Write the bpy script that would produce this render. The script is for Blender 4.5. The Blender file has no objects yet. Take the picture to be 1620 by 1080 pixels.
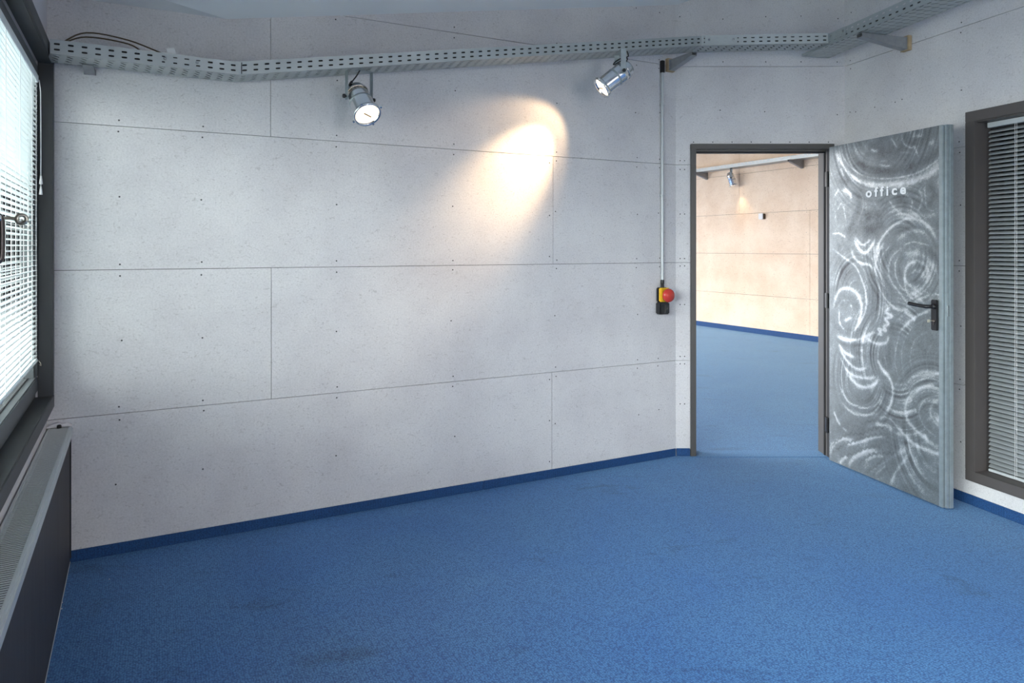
import bpy, bmesh, math, random
import numpy as np
from mathutils import Vector, Matrix
random.seed(7)
SC = bpy.context.scene
COL = SC.collection

# ------------------------------------------------------------------ camera
cam_d = bpy.data.cameras.new('camera')
cam_d.sensor_width = 36.0
cam_d.lens = 36.0 * 1100.0 / 1620.0
cam_d.shift_y = -149.0 / 1620.0
cam_d.clip_start = 0.02
cam_d.clip_end = 200
cam = bpy.data.objects.new('camera', cam_d)
COL.objects.link(cam)
cam.location = (0, 0, 1.406)
cam.rotation_euler = (math.radians(90), 0, 0)
SC.camera = cam

# ------------------------------------------------------------------ daylight: a bright overcast sky
world = bpy.data.worlds.new('overcast_sky')
SC.world = world
world.use_nodes = True
wn = world.node_tree; wn.nodes.clear()
wo = wn.nodes.new('ShaderNodeOutputWorld'); wb = wn.nodes.new('ShaderNodeBackground')
wt = wn.nodes.new('ShaderNodeTexCoord'); ws = wn.nodes.new('ShaderNodeSeparateXYZ'); wr = wn.nodes.new('ShaderNodeValToRGB')
wr.color_ramp.elements[0].position = 0.40; wr.color_ramp.elements[0].color = (0.13, 0.14, 0.14, 1)
wr.color_ramp.elements[1].position = 0.62; wr.color_ramp.elements[1].color = (1.0, 0.985, 0.985, 1)
wm = wn.nodes.new('ShaderNodeMath'); wm.operation = 'MULTIPLY_ADD'; wm.inputs[1].default_value = 0.5; wm.inputs[2].default_value = 0.5
wn.links.new(wt.outputs['Generated'], ws.inputs[0]); wn.links.new(ws.outputs['Z'], wm.inputs[0])
wn.links.new(wm.outputs[0], wr.inputs[0]); wn.links.new(wr.outputs[0], wb.inputs[0]); wn.links.new(wb.outputs[0], wo.inputs[0])
wb.inputs[1].default_value = 13.0

SC.view_settings.view_transform = 'Standard'
SC.view_settings.look = 'None'
SC.view_settings.exposure = 0.93
SC.view_settings.gamma = 1.0
SC.view_settings.use_curve_mapping = False
SC.cycles.max_bounces = 14
SC.cycles.diffuse_bounces = 8
SC.cycles.transparent_max_bounces = 16
SC.cycles.use_denoising = True
SC.cycles.sample_clamp_indirect = 6.0
SPOT_POWER = (25.0, 7.5, 6.0)      # the three halogen spotlights

# ------------------------------------------------------------------ materials
def newmat(name):
    m = bpy.data.materials.new(name); m.use_nodes = True
    return m, m.node_tree, m.node_tree.nodes['Principled BSDF']
def plain(name, col, rough=0.5, metal=0.0, noise=0.0, scale=30.0, bump=0.0, emit=None, es=0.0, stretch=None):
    m, nt, p = newmat(name)
    p.inputs['Base Color'].default_value = (*col, 1); p.inputs['Roughness'].default_value = rough; p.inputs['Metallic'].default_value = metal
    if noise or bump:
        tc = nt.nodes.new('ShaderNodeTexCoord'); mp = nt.nodes.new('ShaderNodeMapping'); nz = nt.nodes.new('ShaderNodeTexNoise')
        nz.inputs['Scale'].default_value = scale; nz.inputs['Detail'].default_value = 6
        if stretch: mp.inputs['Scale'].default_value = stretch
        nt.links.new(tc.outputs['Object'], mp.inputs[0]); nt.links.new(mp.outputs[0], nz.inputs[0])
        if noise:
            mx = nt.nodes.new('ShaderNodeMix'); mx.data_type = 'RGBA'
            mx.inputs['A'].default_value = (*[c * (1 - noise) for c in col], 1); mx.inputs['B'].default_value = (*[min(1, c * (1 + noise)) for c in col], 1)
            nt.links.new(nz.outputs['Fac'], mx.inputs['Factor']); nt.links.new(mx.outputs['Result'], p.inputs['Base Color'])
        if bump:
            bp = nt.nodes.new('ShaderNodeBump'); bp.inputs['Strength'].default_value = bump; bp.inputs['Distance'].default_value = 0.002
            nt.links.new(nz.outputs['Fac'], bp.inputs['Height']); nt.links.new(bp.outputs[0], p.inputs['Normal'])
    if emit:
        p.inputs['Emission Color'].default_value = (*emit, 1); p.inputs['Emission Strength'].default_value = es
    return m

def chipboard(name, base, fleck, tone, flake=0.35, ax='X'):
    """painted or raw strand board: broad mottling, fine short strands, small pits"""
    m, nt, p = newmat(name); N = nt.nodes; Lk = nt.links.new
    tc = N.new('ShaderNodeTexCoord')
    big = N.new('ShaderNodeTexNoise'); big.inputs['Scale'].default_value = 1.7; big.inputs['Detail'].default_value = 5; big.inputs['Roughness'].default_value = .6
    Lk(tc.outputs['Object'], big.inputs[0])
    mp = N.new('ShaderNodeMapping'); mp.inputs['Scale'].default_value = (38, 38, 70)
    nz = N.new('ShaderNodeTexNoise'); nz.inputs['Scale'].default_value = 1.0; nz.inputs['Detail'].default_value = 4; nz.inputs['Distortion'].default_value = 2.2
    Lk(tc.outputs['Object'], mp.inputs[0]); Lk(mp.outputs[0], nz.inputs[0])
    r1 = N.new('ShaderNodeValToRGB'); e = r1.color_ramp.elements
    e[0].position = .30; e[0].color = (0, 0, 0, 1); e[1].position = .42; e[1].color = (1, 1, 1, 1)
    Lk(nz.outputs['Fac'], r1.inputs[0])
    fine = N.new('ShaderNodeTexNoise'); fine.inputs['Scale'].default_value = 120; fine.inputs['Detail'].default_value = 3
    Lk(tc.outputs['Object'], fine.inputs[0])
    a = N.new('ShaderNodeMix'); a.data_type = 'RGBA'; a.inputs['A'].default_value = (*tone, 1); a.inputs['B'].default_value = (*base, 1)
    rb = N.new('ShaderNodeValToRGB'); rb.color_ramp.elements[0].position = .35; rb.color_ramp.elements[1].position = .62
    Lk(big.outputs['Fac'], rb.inputs[0]); Lk(rb.outputs[0], a.inputs['Factor'])
    b = N.new('ShaderNodeMix'); b.data_type = 'RGBA'; b.inputs['A'].default_value = (*fleck, 1)
    inv = N.new('ShaderNodeMapRange'); inv.inputs['To Min'].default_value = 1 - flake; inv.inputs['To Max'].default_value = 1.0
    Lk(r1.outputs[0], inv.inputs['Value']); Lk(inv.outputs[0], b.inputs['Factor']); Lk(a.outputs['Result'], b.inputs['B'])
    c = N.new('ShaderNodeMix'); c.data_type = 'RGBA'; c.blend_type = 'MULTIPLY'; c.inputs['Factor'].default_value = 1
    rf = N.new('ShaderNodeMapRange'); rf.inputs['From Min'].default_value = .3; rf.inputs['From Max'].default_value = .7
    rf.inputs['To Min'].default_value = .9; rf.inputs['To Max'].default_value = 1.06
    Lk(fine.outputs['Fac'], rf.inputs['Value']); Lk(b.outputs['Result'], c.inputs['A']); Lk(rf.outputs[0], c.inputs['B'])
    Lk(c.outputs['Result'], p.inputs['Base Color'])
    bp = N.new('ShaderNodeBump'); bp.inputs['Strength'].default_value = .25; bp.inputs['Distance'].default_value = .002
    Lk(nz.outputs['Fac'], bp.inputs['Height']); Lk(bp.outputs[0], p.inputs['Normal'])
    p.inputs['Roughness'].default_value = .62
    return m

def carpet(name, base, dark, worn, rib=True):
    m, nt, p = newmat(name); N = nt.nodes; Lk = nt.links.new
    tc = N.new('ShaderNodeTexCoord')
    rot = N.new('ShaderNodeMapping'); rot.inputs['Rotation'].default_value = (0, 0, math.radians(-27.2))
    Lk(tc.outputs['Object'], rot.inputs[0])
    # woven nubs in rows
    vor = N.new('ShaderNodeTexVoronoi'); vor.inputs['Scale'].default_value = 125 if rib else 160; vor.inputs['Randomness'].default_value = .55
    Lk(rot.outputs[0], vor.inputs[0])
    fine = N.new('ShaderNodeTexNoise'); fine.inputs['Scale'].default_value = 210; fine.inputs['Detail'].default_value = 3; Lk(tc.outputs['Object'], fine.inputs[0])
    big = N.new('ShaderNodeTexNoise'); big.inputs['Scale'].default_value = 1.3; big.inputs['Detail'].default_value = 7; big.inputs['Roughness'].default_value = .62; big.inputs['Distortion'].default_value = .6
    Lk(tc.outputs['Object'], big.inputs[0])
    rb = N.new('ShaderNodeValToRGB'); rb.color_ramp.elements[0].position = .36; rb.color_ramp.elements[1].position = .64
    Lk(big.outputs['Fac'], rb.inputs[0])
    a = N.new('ShaderNodeMix'); a.data_type = 'RGBA'; a.inputs['A'].default_value = (*base, 1); a.inputs['B'].default_value = (*worn, 1); Lk(rb.outputs[0], a.inputs['Factor'])
    ad = N.new('ShaderNodeMath'); ad.operation = 'MULTIPLY'; Lk(vor.outputs['Distance'], ad.inputs[0]); Lk(fine.outputs['Fac'], ad.inputs[1])
    mr = N.new('ShaderNodeMapRange'); mr.inputs['From Min'].default_value = .10; mr.inputs['From Max'].default_value = .38; Lk(ad.outputs[0], mr.inputs['Value'])
    b = N.new('ShaderNodeMix'); b.data_type = 'RGBA'; b.inputs['B'].default_value = (*dark, 1); Lk(a.outputs['Result'], b.inputs['A']); Lk(mr.outputs[0], b.inputs['Factor'])
    # dark foot scuffs
    sm = N.new('ShaderNodeMapping'); sm.inputs['Scale'].default_value = (1.0, 2.4, 1.0); sm.inputs['Rotation'].default_value = (0, 0, math.radians(-12))
    sn = N.new('ShaderNodeTexNoise'); sn.inputs['Scale'].default_value = 2.6; sn.inputs['Detail'].default_value = 5; sn.inputs['Distortion'].default_value = .8
    Lk(tc.outputs['Object'], sm.inputs[0]); Lk(sm.outputs[0], sn.inputs[0])
    sr = N.new('ShaderNodeValToRGB'); sr.color_ramp.elements[0].position = .27; sr.color_ramp.elements[0].color = (.72, .72, .72, 1); sr.color_ramp.elements[1].position = .38; sr.color_ramp.elements[1].color = (1, 1, 1, 1)
    Lk(sn.outputs['Fac'], sr.inputs[0])
    c = N.new('ShaderNodeMix'); c.data_type = 'RGBA'; c.blend_type = 'MULTIPLY'; c.inputs['Factor'].default_value = 1; Lk(b.outputs['Result'], c.inputs['A']); Lk(sr.outputs[0], c.inputs['B'])
    Lk(c.outputs['Result'], p.inputs['Base Color'])
    bp = N.new('ShaderNodeBump'); bp.inputs['Strength'].default_value = .55; bp.inputs['Distance'].default_value = .004; bp.invert = True
    Lk(ad.outputs[0], bp.inputs['Height']); Lk(bp.outputs[0], p.inputs['Normal'])
    p.inputs['Roughness'].default_value = .75
    p.inputs['Sheen Weight'].default_value = .34 if rib else .05; p.inputs['Sheen Roughness'].default_value = .32; p.inputs['Sheen Tint'].default_value = (.5, .8, 1, 1)
    return m

def glass(name, tint=(.93, .98, .97)):
    m = bpy.data.materials.new(name); m.use_nodes = True; nt = m.node_tree; nt.nodes.clear()
    o = nt.nodes.new('ShaderNodeOutputMaterial'); t = nt.nodes.new('ShaderNodeBsdfTransparent'); g = nt.nodes.new('ShaderNodeBsdfGlossy')
    t.inputs[0].default_value = (*tint, 1); g.inputs['Roughness'].default_value = .02
    f = nt.nodes.new('ShaderNodeFresnel'); f.inputs[0].default_value = 1.45; mx = nt.nodes.new('ShaderNodeMixShader')
    nt.links.new(f.outputs[0], mx.inputs[0]); nt.links.new(t.outputs[0], mx.inputs[1]); nt.links.new(g.outputs[0], mx.inputs[2]); nt.links.new(mx.outputs[0], o.inputs[0])
    return m

def slatmat(name, col, trans):
    m = bpy.data.materials.new(name); m.use_nodes = True; nt = m.node_tree; p = nt.nodes['Principled BSDF']
    p.inputs['Base Color'].default_value = (*col, 1); p.inputs['Roughness'].default_value = .4
    if trans:
        t = nt.nodes.new('ShaderNodeBsdfTranslucent'); t.inputs[0].default_value = (*col, 1); mx = nt.nodes.new('ShaderNodeMixShader'); mx.inputs[0].default_value = trans
        o = nt.nodes['Material Output']
        nt.links.new(p.outputs[0], mx.inputs[1]); nt.links.new(t.outputs[0], mx.inputs[2]); nt.links.new(mx.outputs[0], o.inputs[0])
    return m

def swirl_metal(name):
    m, nt, p = newmat(name); N = nt.nodes; Lk = nt.links.new
    at = N.new('ShaderNodeAttribute'); at.attribute_name = 'grind'
    tc = N.new('ShaderNodeTexCoord'); nz = N.new('ShaderNodeTexNoise'); nz.inputs['Scale'].default_value = 45; nz.inputs['Detail'].default_value = 8; nz.inputs['Roughness'].default_value = .7
    Lk(tc.outputs['Object'], nz.inputs[0])
    md = N.new('ShaderNodeTexNoise'); md.inputs['Scale'].default_value = 5; md.inputs['Detail'].default_value = 5; md.inputs['Distortion'].default_value = 1.5; Lk(tc.outputs['Object'], md.inputs[0])
    s1 = N.new('ShaderNodeMath'); s1.operation = 'MULTIPLY_ADD'; s1.inputs[1].default_value = .34; Lk(nz.outputs['Fac'], s1.inputs[0]); Lk(at.outputs['Fac'], s1.inputs[2])
    s2 = N.new('ShaderNodeMath'); s2.operation = 'MULTIPLY_ADD'; s2.inputs[1].default_value = .46; Lk(md.outputs['Fac'], s2.inputs[0]); Lk(s1.outputs[0], s2.inputs[2])
    s3 = N.new('ShaderNodeMath'); s3.operation = 'ADD'; s3.inputs[1].default_value = -.43; Lk(s2.outputs[0], s3.inputs[0])
    r = N.new('ShaderNodeValToRGB'); e = r.color_ramp.elements
    e[0].position = .05; e[0].color = (.075, .078, .085, 1); e[1].position = .95; e[1].color = (.93, .95, .96, 1)
    k = e.new(.48); k.color = (.22, .247, .257, 1)
    Lk(s3.outputs[0], r.inputs[0]); Lk(r.outputs[0], p.inputs['Base Color'])
    rr = N.new('ShaderNodeMapRange'); rr.inputs['To Min'].default_value = .55; rr.inputs['To Max'].default_value = .33; Lk(s3.outputs[0], rr.inputs['Value']); Lk(rr.outputs[0], p.inputs['Roughness'])
    p.inputs['Metallic'].default_value = .55
    bp = N.new('ShaderNodeBump'); bp.inputs['Strength'].default_value = .35; bp.inputs['Distance'].default_value = .003; Lk(s3.outputs[0], bp.inputs['Height']); Lk(bp.outputs[0], p.inputs['Normal'])
    return m

M = {}
M['board'] = chipboard('white_washed_strand_board', (.70, .684, .682), (.34, .31, .31), (.60, .58, .59), .46)
M['osb'] = chipboard('raw_strand_board', (.80, .65, .50), (.45, .29, .17), (.70, .53, .38), .75)
M['gap'] = plain('dark_board_joint', (.05, .045, .045), .9)
M['screw'] = plain('screw_head', (.05, .05, .05), .6)
M['ceiling'] = plain('pale_gloss_ceiling', (.84, .88, .90), .22, noise=.03, scale=3)
M['carpet'] = carpet('blue_nubbed_carpet', (.050, .178, .44), (.014, .060, .20), (.072, .215, .45))
M['carpet_strip'] = carpet('blue_carpet_strip', (.008, .068, .21), (.004, .035, .12), (.012, .08, .235), False)
M['casing'] = plain('charcoal_painted_wood', (.042, .045, .048), .5, noise=.25, scale=9, stretch=(1, 1, .3))
M['casing_brown'] = plain('brown_grey_painted_wood', (.088, .078, .075), .45, noise=.12, scale=9)
M['sash'] = plain('slate_window_sash', (.075, .085, .092), .45)
M['doorframe'] = plain('grey_steel_frame', (.072, .068, .064), .45, metal=.1)
M['seal_gap'] = plain('black_rubber_and_gap', (.008, .008, .01), .7)
M['white_slat'] = slatmat('white_slat', (.80, .85, .86), .10)
M['grey_slat'] = slatmat('grey_slat', (.52, .55, .57), 0)
M['cord'] = plain('white_cord', (.8, .8, .8), .6)
M['glass'] = glass('window_glass')
M['swirl'] = swirl_metal('ground_steel')
M['edge'] = plain('galvanised_edge', (.34, .39, .41), .4, metal=.6, noise=.25, scale=35)
M['tray'] = plain('galvanised_tray', (.44, .475, .475), .42, metal=.65, noise=.12, scale=14)
M['bracket'] = plain('zinc_bracket', (.34, .35, .36), .5, metal=.5, noise=.2, scale=40)
M['wood'] = plain('bare_wood', (.46, .34, .20), .7, noise=.35, scale=25)
M['black'] = plain('black_plastic', (.012, .012, .014), .35)
M['yellow'] = plain('yellow_plastic', (.78, .47, .02), .4)
M['red'] = plain('red_plastic', (.55, .045, .035), .22)
M['conduit'] = plain('grey_conduit', (.52, .54, .55), .4, metal=.2)
M['chrome'] = plain('polished_aluminium', (.80, .81, .82), .16, metal=1.0)
M['wire'] = plain('black_cable', (.015, .013, .012), .5)
M['brown_wire'] = plain('brown_cable', (.085, .06, .03), .6)
M['lamp'] = plain('halogen_glow', (1, .85, .65), .3, emit=(1.0, .80, .56), es=1.5)
M['filament'] = plain('lamp_reflector_bridge', (.35, .24, .14), .5)
M['rad_top'] = plain('pale_grey_enamel', (.52, .55, .56), .35, metal=.1)
M['rad_dark'] = plain('radiator_shadow_gap', (.02, .022, .025), .7)  # dark colour standing in for shade inside; also on end panel and vent
M['rad_front'] = plain('charcoal_grained_panel', (.030, .028, .032), .62, noise=.95, scale=16, stretch=(6, 1, .25))
M['letter'] = plain('white_lettering', (.82, .83, .84), .5)
M['plaster'] = plain('white_plaster', (.62, .60, .62), .8, noise=.05, scale=12)
M['paper'] = plain('white_paper', (.75, .75, .74), .8)
M['keymetal'] = plain('nickel', (.62, .57, .47), .28, metal=.9)
M['handle'] = plain('brown_grey_handle', (.10, .085, .08), .25, metal=.4)
M['dark'] = plain('dark_backdrop_grey', (.05, .055, .06), .8)  # dark colour standing in for the unlit space behind the window
M['roof'] = plain('roof_lining', (.6, .6, .6), .8)

# ------------------------------------------------------------------ mesh helpers
class MB:
    def __init__(s): s.v = []; s.f = []; s.mi = []; s.sm = []
    def add(s, vs, fs, mi=0, smooth=False):
        o = len(s.v); s.v += [tuple(v) for v in vs]; s.f += [tuple(i + o for i in f) for f in fs]; s.mi += [mi] * len(fs); s.sm += [smooth] * len(fs)
    def quad(s, a, b, c, d, mi=0): s.add([a, b, c, d], [(0, 1, 2, 3)], mi)
    def box(s, x0, x1, y0, y1, z0, z1, mi=0, m=None):
        vs = [Vector((x, y, z)) for z in (z0, z1) for y in (y0, y1) for x in (x0, x1)]
        if m: vs = [m @ v for v in vs]
        s.add(vs, [(0, 2, 3, 1), (4, 5, 7, 6), (0, 1, 5, 4), (2, 6, 7, 3), (0, 4, 6, 2), (1, 3, 7, 5)], mi)
    def bbox(s, x0, x1, y0, y1, z0, z1, r=.003, mi=0, m=None):
        """box with chamfered edges"""
        r = min(r, (x1 - x0) / 2.2, (y1 - y0) / 2.2, (z1 - z0) / 2.2)
        bm = bmesh.new(); bmesh.ops.create_cube(bm, size=1)
        for v in bm.verts: v.co = Vector(((x0 + x1) / 2 + v.co.x * (x1 - x0), (y0 + y1) / 2 + v.co.y * (y1 - y0), (z0 + z1) / 2 + v.co.z * (z1 - z0)))
        bmesh.ops.bevel(bm, geom=bm.edges[:], offset=r, segments=2, affect='EDGES')
        vs = [m @ v.co if m else v.co.copy() for v in bm.verts]; bm.verts.index_update()
        s.add(vs, [[v.index for v in f.verts] for f in bm.faces], mi); bm.free()
    def tube(s, pts, r, n=8, mi=0, caps=True):
        pts = [Vector(p) for p in pts]; rs = r if isinstance(r, (list, tuple)) else [r] * len(pts)
        vs = []; prev = None
        for i, p in enumerate(pts):
            t = (pts[min(i + 1, len(pts) - 1)] - pts[max(i - 1, 0)]).normalized()
            if prev is None:
                a = t.orthogonal().normalized()
            else:
                a = (prev - t * prev.dot(t)); a = a.normalized() if a.length > 1e-6 else t.orthogonal().normalized()
            prev = a; b = t.cross(a)
            vs += [p + (a * math.cos(2 * math.pi * k / n) + b * math.sin(2 * math.pi * k / n)) * rs[i] for k in range(n)]
        fs = []
        for i in range(len(pts) - 1):
            for k in range(n):
                k2 = (k + 1) % n; fs.append((i * n + k, i * n + k2, (i + 1) * n + k2, (i + 1) * n + k))
        s.add(vs, fs, mi, True)
        if caps:
            L = (len(pts) - 1) * n; s.add(vs[:n], [tuple(range(n))[::-1]], mi); s.add(vs[L:], [tuple(range(n))], mi)
    def lathe(s, prof, n=24, mi=0, m=None, smooth=True):
        """profile of (radius, z) turned about local z"""
        vs = []; fs = []
        for (r, z) in prof:
            for k in range(n):
                a = 2 * math.pi * k / n; v = Vector((r * math.cos(a), r * math.sin(a), z)); vs.append(m @ v if m else v)
        for i in range(len(prof) - 1):
            for k in range(n):
                k2 = (k + 1) % n; fs.append((i * n + k, i * n + k2, (i + 1) * n + k2, (i + 1) * n + k))
        s.add(vs, fs, mi, smooth)
    def disc(s, c, n, r, k=10, mi=0):
        c = Vector(c); n = Vector(n).normalized(); a = n.orthogonal().normalized(); b = n.cross(a)
        s.add([c + (a * math.cos(2 * math.pi * i / k) + b * math.sin(2 * math.pi * i / k)) * r for i in range(k)], [tuple(range(k))], mi)
    def build(s, name, mats, parent=None, loc=None, rz=0.0):
        me = bpy.data.meshes.new(name); me.from_pydata([tuple(v) for v in s.v], [], s.f)
        if not isinstance(mats, (list, tuple)): mats = [mats]
        for m in mats: me.materials.append(m)
        me.polygons.foreach_set('material_index', s.mi); me.polygons.foreach_set('use_smooth', s.sm); me.update()
        o = bpy.data.objects.new(name, me); COL.objects.link(o)
        if parent: o.parent = parent
        if loc is not None: o.location = loc
        if rz: o.rotation_euler = (0, 0, rz)
        return o
def tag(o, label, cat, group=None, kind=None):
    o['label'] = label; o['category'] = cat
    if group: o['group'] = group
    if kind: o['kind'] = kind
    return o
def thing(name, label, cat, loc=(0, 0, 0), rz=0.0, group=None, kind=None):
    o = bpy.data.objects.new(name, None); o.empty_display_size = .1; COL.objects.link(o); o.location = loc; o.rotation_euler = (0, 0, rz)
    return tag(o, label, cat, group, kind)
def solid(o, t, off=-1):
    md = o.modifiers.new('thickness', 'SOLIDIFY'); md.thickness = t; md.offset = off; return o
def copy_tree(o, parent=None):
    c = o.copy(); COL.objects.link(c); c.parent = parent
    for ch in o.children: copy_tree(ch, c)
    return c
class Wall:
    """a wall's own axes: x along it, y = z cross x, z up"""
    def __init__(s, p, d):
        l = math.hypot(*d); s.p = Vector((p[0], p[1], 0)); s.d = Vector((d[0] / l, d[1] / l, 0)); s.y = Vector((-s.d.y, s.d.x, 0)); s.rz = math.atan2(s.d.y, s.d.x)
    def pt(s, x, y, z): return s.p + s.d * x + s.y * y + Vector((0, 0, z))
LONG = Wall((1.104, 4.69), (-2137, -1100))      # +y into the room
DOORW = Wall((1.104, 4.69), (1, 0))             # -y into the room
RIGHT = Wall((2.243, 4.69), (328, -1100))       # -y into the room
LEFT = Wall((-2.051, 3.066), (596, -1100))      # +y into the room
FAR = Wall((3.31, 12.57), (596, -1100))         # -y into the far room
ROWS = [0.0, .643, 1.303, 1.962, 2.625, 3.285, 4.1]

# ------------------------------------------------------------------ room shell
def board_wall(name, W, s0, s1, sign, rows, vj, openings, mats, screws=(), th=.11, gap=.0026, back0=None):
    """strand boards with open joints on a dark backing; sign = which side of local y faces the room"""
    mb = MB(); T = .012; yb = -sign * T; yk = -sign * th
    def pieces(a, b, z0, z1):
        out = [(a, b, z0, z1)]
        for (oa, ob, oz0, oz1) in openings:
            nxt = []
            for (x0, x1, c0, c1) in out:
                if ob <= x0 or oa >= x1 or oz1 <= c0 or oz0 >= c1: nxt.append((x0, x1, c0, c1)); continue
                if oa > x0: nxt.append((x0, oa, c0, c1))
                if ob < x1: nxt.append((ob, x1, c0, c1))
                m0, m1 = max(x0, oa), min(x1, ob)
                if oz0 > c0: nxt.append((m0, m1, c0, oz0))
                if oz1 < c1: nxt.append((m0, m1, oz1, c1))
            out = nxt
        return out
    for i in range(len(rows) - 1):
        cuts = [s0] + sorted(v for v in vj.get(i, []) if s0 < v < s1) + [s1]
        for j in range(len(cuts) - 1):
            a = cuts[j] + (gap / 2 if j else 0); b = cuts[j + 1] - (gap / 2 if j < len(cuts) - 2 else 0)
            z0 = rows[i] + (gap / 2 if i else 0); z1 = rows[i + 1] - gap / 2
            for (x0, x1, c0, c1) in pieces(a, b, z0, z1): mb.box(x0, x1, min(0, yb), max(0, yb), c0, c1, 0)
    for (x0, x1, c0, c1) in pieces(s0, s1, rows[0], rows[-1]): mb.box(x0, x1, min(yb, yk), max(yb, yk), c0, c1, 1)
    for (x, z) in screws: mb.disc((x, sign * .0006, z), (0, sign, 0), .0042, 8, 2)
    o = mb.build(name, mats, None, W.p, W.rz); o['kind'] = 'structure'
    return o
BM = [M['board'], M['gap'], M['screw']]
def jscrews(xs, rows, off=.028, mids=True, jit=.008):
    r = random.Random(3); out = []
    for i, z in enumerate(rows):
        for x in xs:
            jx = x + r.uniform(-jit, jit)
            if i: out.append((jx, z - off + r.uniform(-.004, .004)))
            out.append((jx + r.uniform(-.004, .004), z + off + r.uniform(-.004, .004)))
            if mids and i < len(rows) - 1: out.append((jx + r.uniform(-.01, .01), (z + rows[i + 1]) / 2 + r.uniform(-.02, .02)))
    return out
sc = jscrews([.145, .322, .937, 1.613, 2.275, 2.922, 3.275], ROWS[:-1]) + [(.985, z) for z in (.10, .35, .60, 1.35, 1.6, 1.92)]
tag(board_wall('wall_back', LONG, -.1, 3.62, 1, ROWS, {0: [.968], 1: [2.604], 2: [.959], 3: [2.607], 4: [2.607]}, [], BM, sc), 'long wall of whitewashed strand boards with screwed joints behind the two spotlights', 'wall')
sc = [(x, z) for x in (.03, .06) for z in (.35, .62, .67, 1.02, 1.28, 1.33, 1.63, 1.93, 1.99)] + [(.12 + .13 * k, 2.115) for k in range(8)] + jscrews([.03, .33, .6, .85, 1.09], ROWS[4:6])[:18] + [(1.09, 2.3), (.6, 2.32), (.3, 2.33)]
tag(board_wall('wall_doorway', DOORW, 0, 1.139, -1, ROWS, {}, [(.105, 1.045, -.1, 2.095)], BM, sc), 'narrow strand-board wall around the open doorway', 'wall')
sc = jscrews([.05, .47, .86], ROWS[:-1]) + [(.1 + .16 * k, 2.30) for k in range(3)]
tag(board_wall('wall_right', RIGHT, 0, 6.35, -1, ROWS, {0: [3.9], 1: [2.3], 2: [3.9], 3: [2.3], 4: [3.9]}, [(.955, 2.78, .185, 2.09)], BM, sc), 'right-hand strand-board wall with the dark framed window', 'wall')
# left wall: plaster with window openings
W1 = (.055, 1.50, .755, 2.21)
LW = [W1, (1.62, 3.10, .755, 2.21), (3.22, 4.70, .755, 2.21)]
def slab_wall(name, W, s0, s1, y0, y1, z0, z1, openings, mat, label):
    mb = MB()
    xs = [s0]
    for (a, b, c, d) in sorted(openings):
        mb.box(xs[-1], a, y0, y1, z0, z1); mb.box(a, b, y0, y1, z0, c); mb.box(a, b, y0, y1, d, z1); xs.append(b)
    mb.box(xs[-1], s1, y0, y1, z0, z1)
    o = mb.build(name, mat, None, W.p, W.rz); tag(o, label, 'wall', kind='structure'); return o
slab_wall('wall_left', LEFT, -.11, 5.0, -.16, 0, 0, 4.1, LW, M['plaster'], 'plastered left wall strip around the dark window casing')
pA = LEFT.pt(4.9, 0, 0); pB = RIGHT.pt(6.3, 0, 0)
BACK = Wall((pA.x, pA.y), (pB.x - pA.x, pB.y - pA.y))
slab_wall('wall_rear', BACK, -.3, (pB - pA).length + .3, -.12, 0, 0, 4.1, [(1.9, 2.9, 1.0, 2.5)], M['plaster'], 'rear wall with an opening added behind the viewer for soft fill light')  # unseen opening added to let in soft fill light

# sloping ceiling: level strip over the left corner, then rising to the right
GX, GY, Z0 = .31, -.2, 2.522
def ceil_z(x, y): return min(3.72, max(Z0, Z0 + GX * (x + 1.398) + GY * (y - 3.402)))
poly = [LONG.pt(0, -.06, 0), LONG.pt(3.60, -.06, 0), LEFT.pt(5.05, -.06, 0), RIGHT.pt(6.35, .06, 0), RIGHT.pt(-.06, .06, 0), Vector((1.07, 4.75, 0))]
bm = bmesh.new(); bm.faces.new([bm.verts.new(p) for p in poly])
gn = Vector((GX, GY, 0))
for zc in (Z0, 3.72):
    c = Vector((-1.398, 3.402, 0)) + gn * ((zc - Z0) / gn.length_squared)
    bmesh.ops.bisect_plane(bm, geom=bm.verts[:] + bm.edges[:] + bm.faces[:], plane_co=c, plane_no=gn)
bmesh.ops.triangulate(bm, faces=bm.faces[:])
for v in bm.verts: v.co.z = ceil_z(v.co.x, v.co.y)
bm.normal_update()
for f in bm.faces:
    if f.normal.z > 0: f.normal_flip()
me = bpy.data.meshes.new('ceiling'); bm.to_mesh(me); bm.free(); me.materials.append(M['ceiling'])
ce = bpy.data.objects.new('ceiling', me); COL.objects.link(ce); tag(ce, 'pale grey-blue glossy ceiling rising to the right', 'ceiling', kind='structure')
solid(ce, .08)

# far room shell
FACA = Wall((LEFT.p.x, LEFT.p.y), (-596, 1100))          # outer facade carried on past the corner, -y into the far room
FROWS = [0, .625, 1.303, 1.962, 2.63, 3.3]
OM = [M['osb'], M['gap'], M['screw']]
sc = jscrews([.3, .95, 1.15, 1.75, 2.37, 2.55, 3.0], FROWS)
tag(board_wall('wall_far', FAR, -5.2, 8.8, -1, FROWS, {0: [2.43], 1: [2.43], 2: [2.43, -.9], 3: [1.05], 4: [1.05]}, [], OM, sc, gap=.004), 'warm unpainted strand-board wall of the room beyond the doorway', 'wall')
slab_wall('wall_facade', FACA, .12, 11.0, 0, .16, 0, 3.3, [(.6 + 2.0 * k, 2.45 + 2.0 * k, .4, 3.1) for k in range(1, 5)], M['plaster'], 'window wall of the room beyond the doorway')
e0 = FACA.pt(11, 0, 0); e1 = FAR.pt(-5.2, 0, 0)
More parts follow.
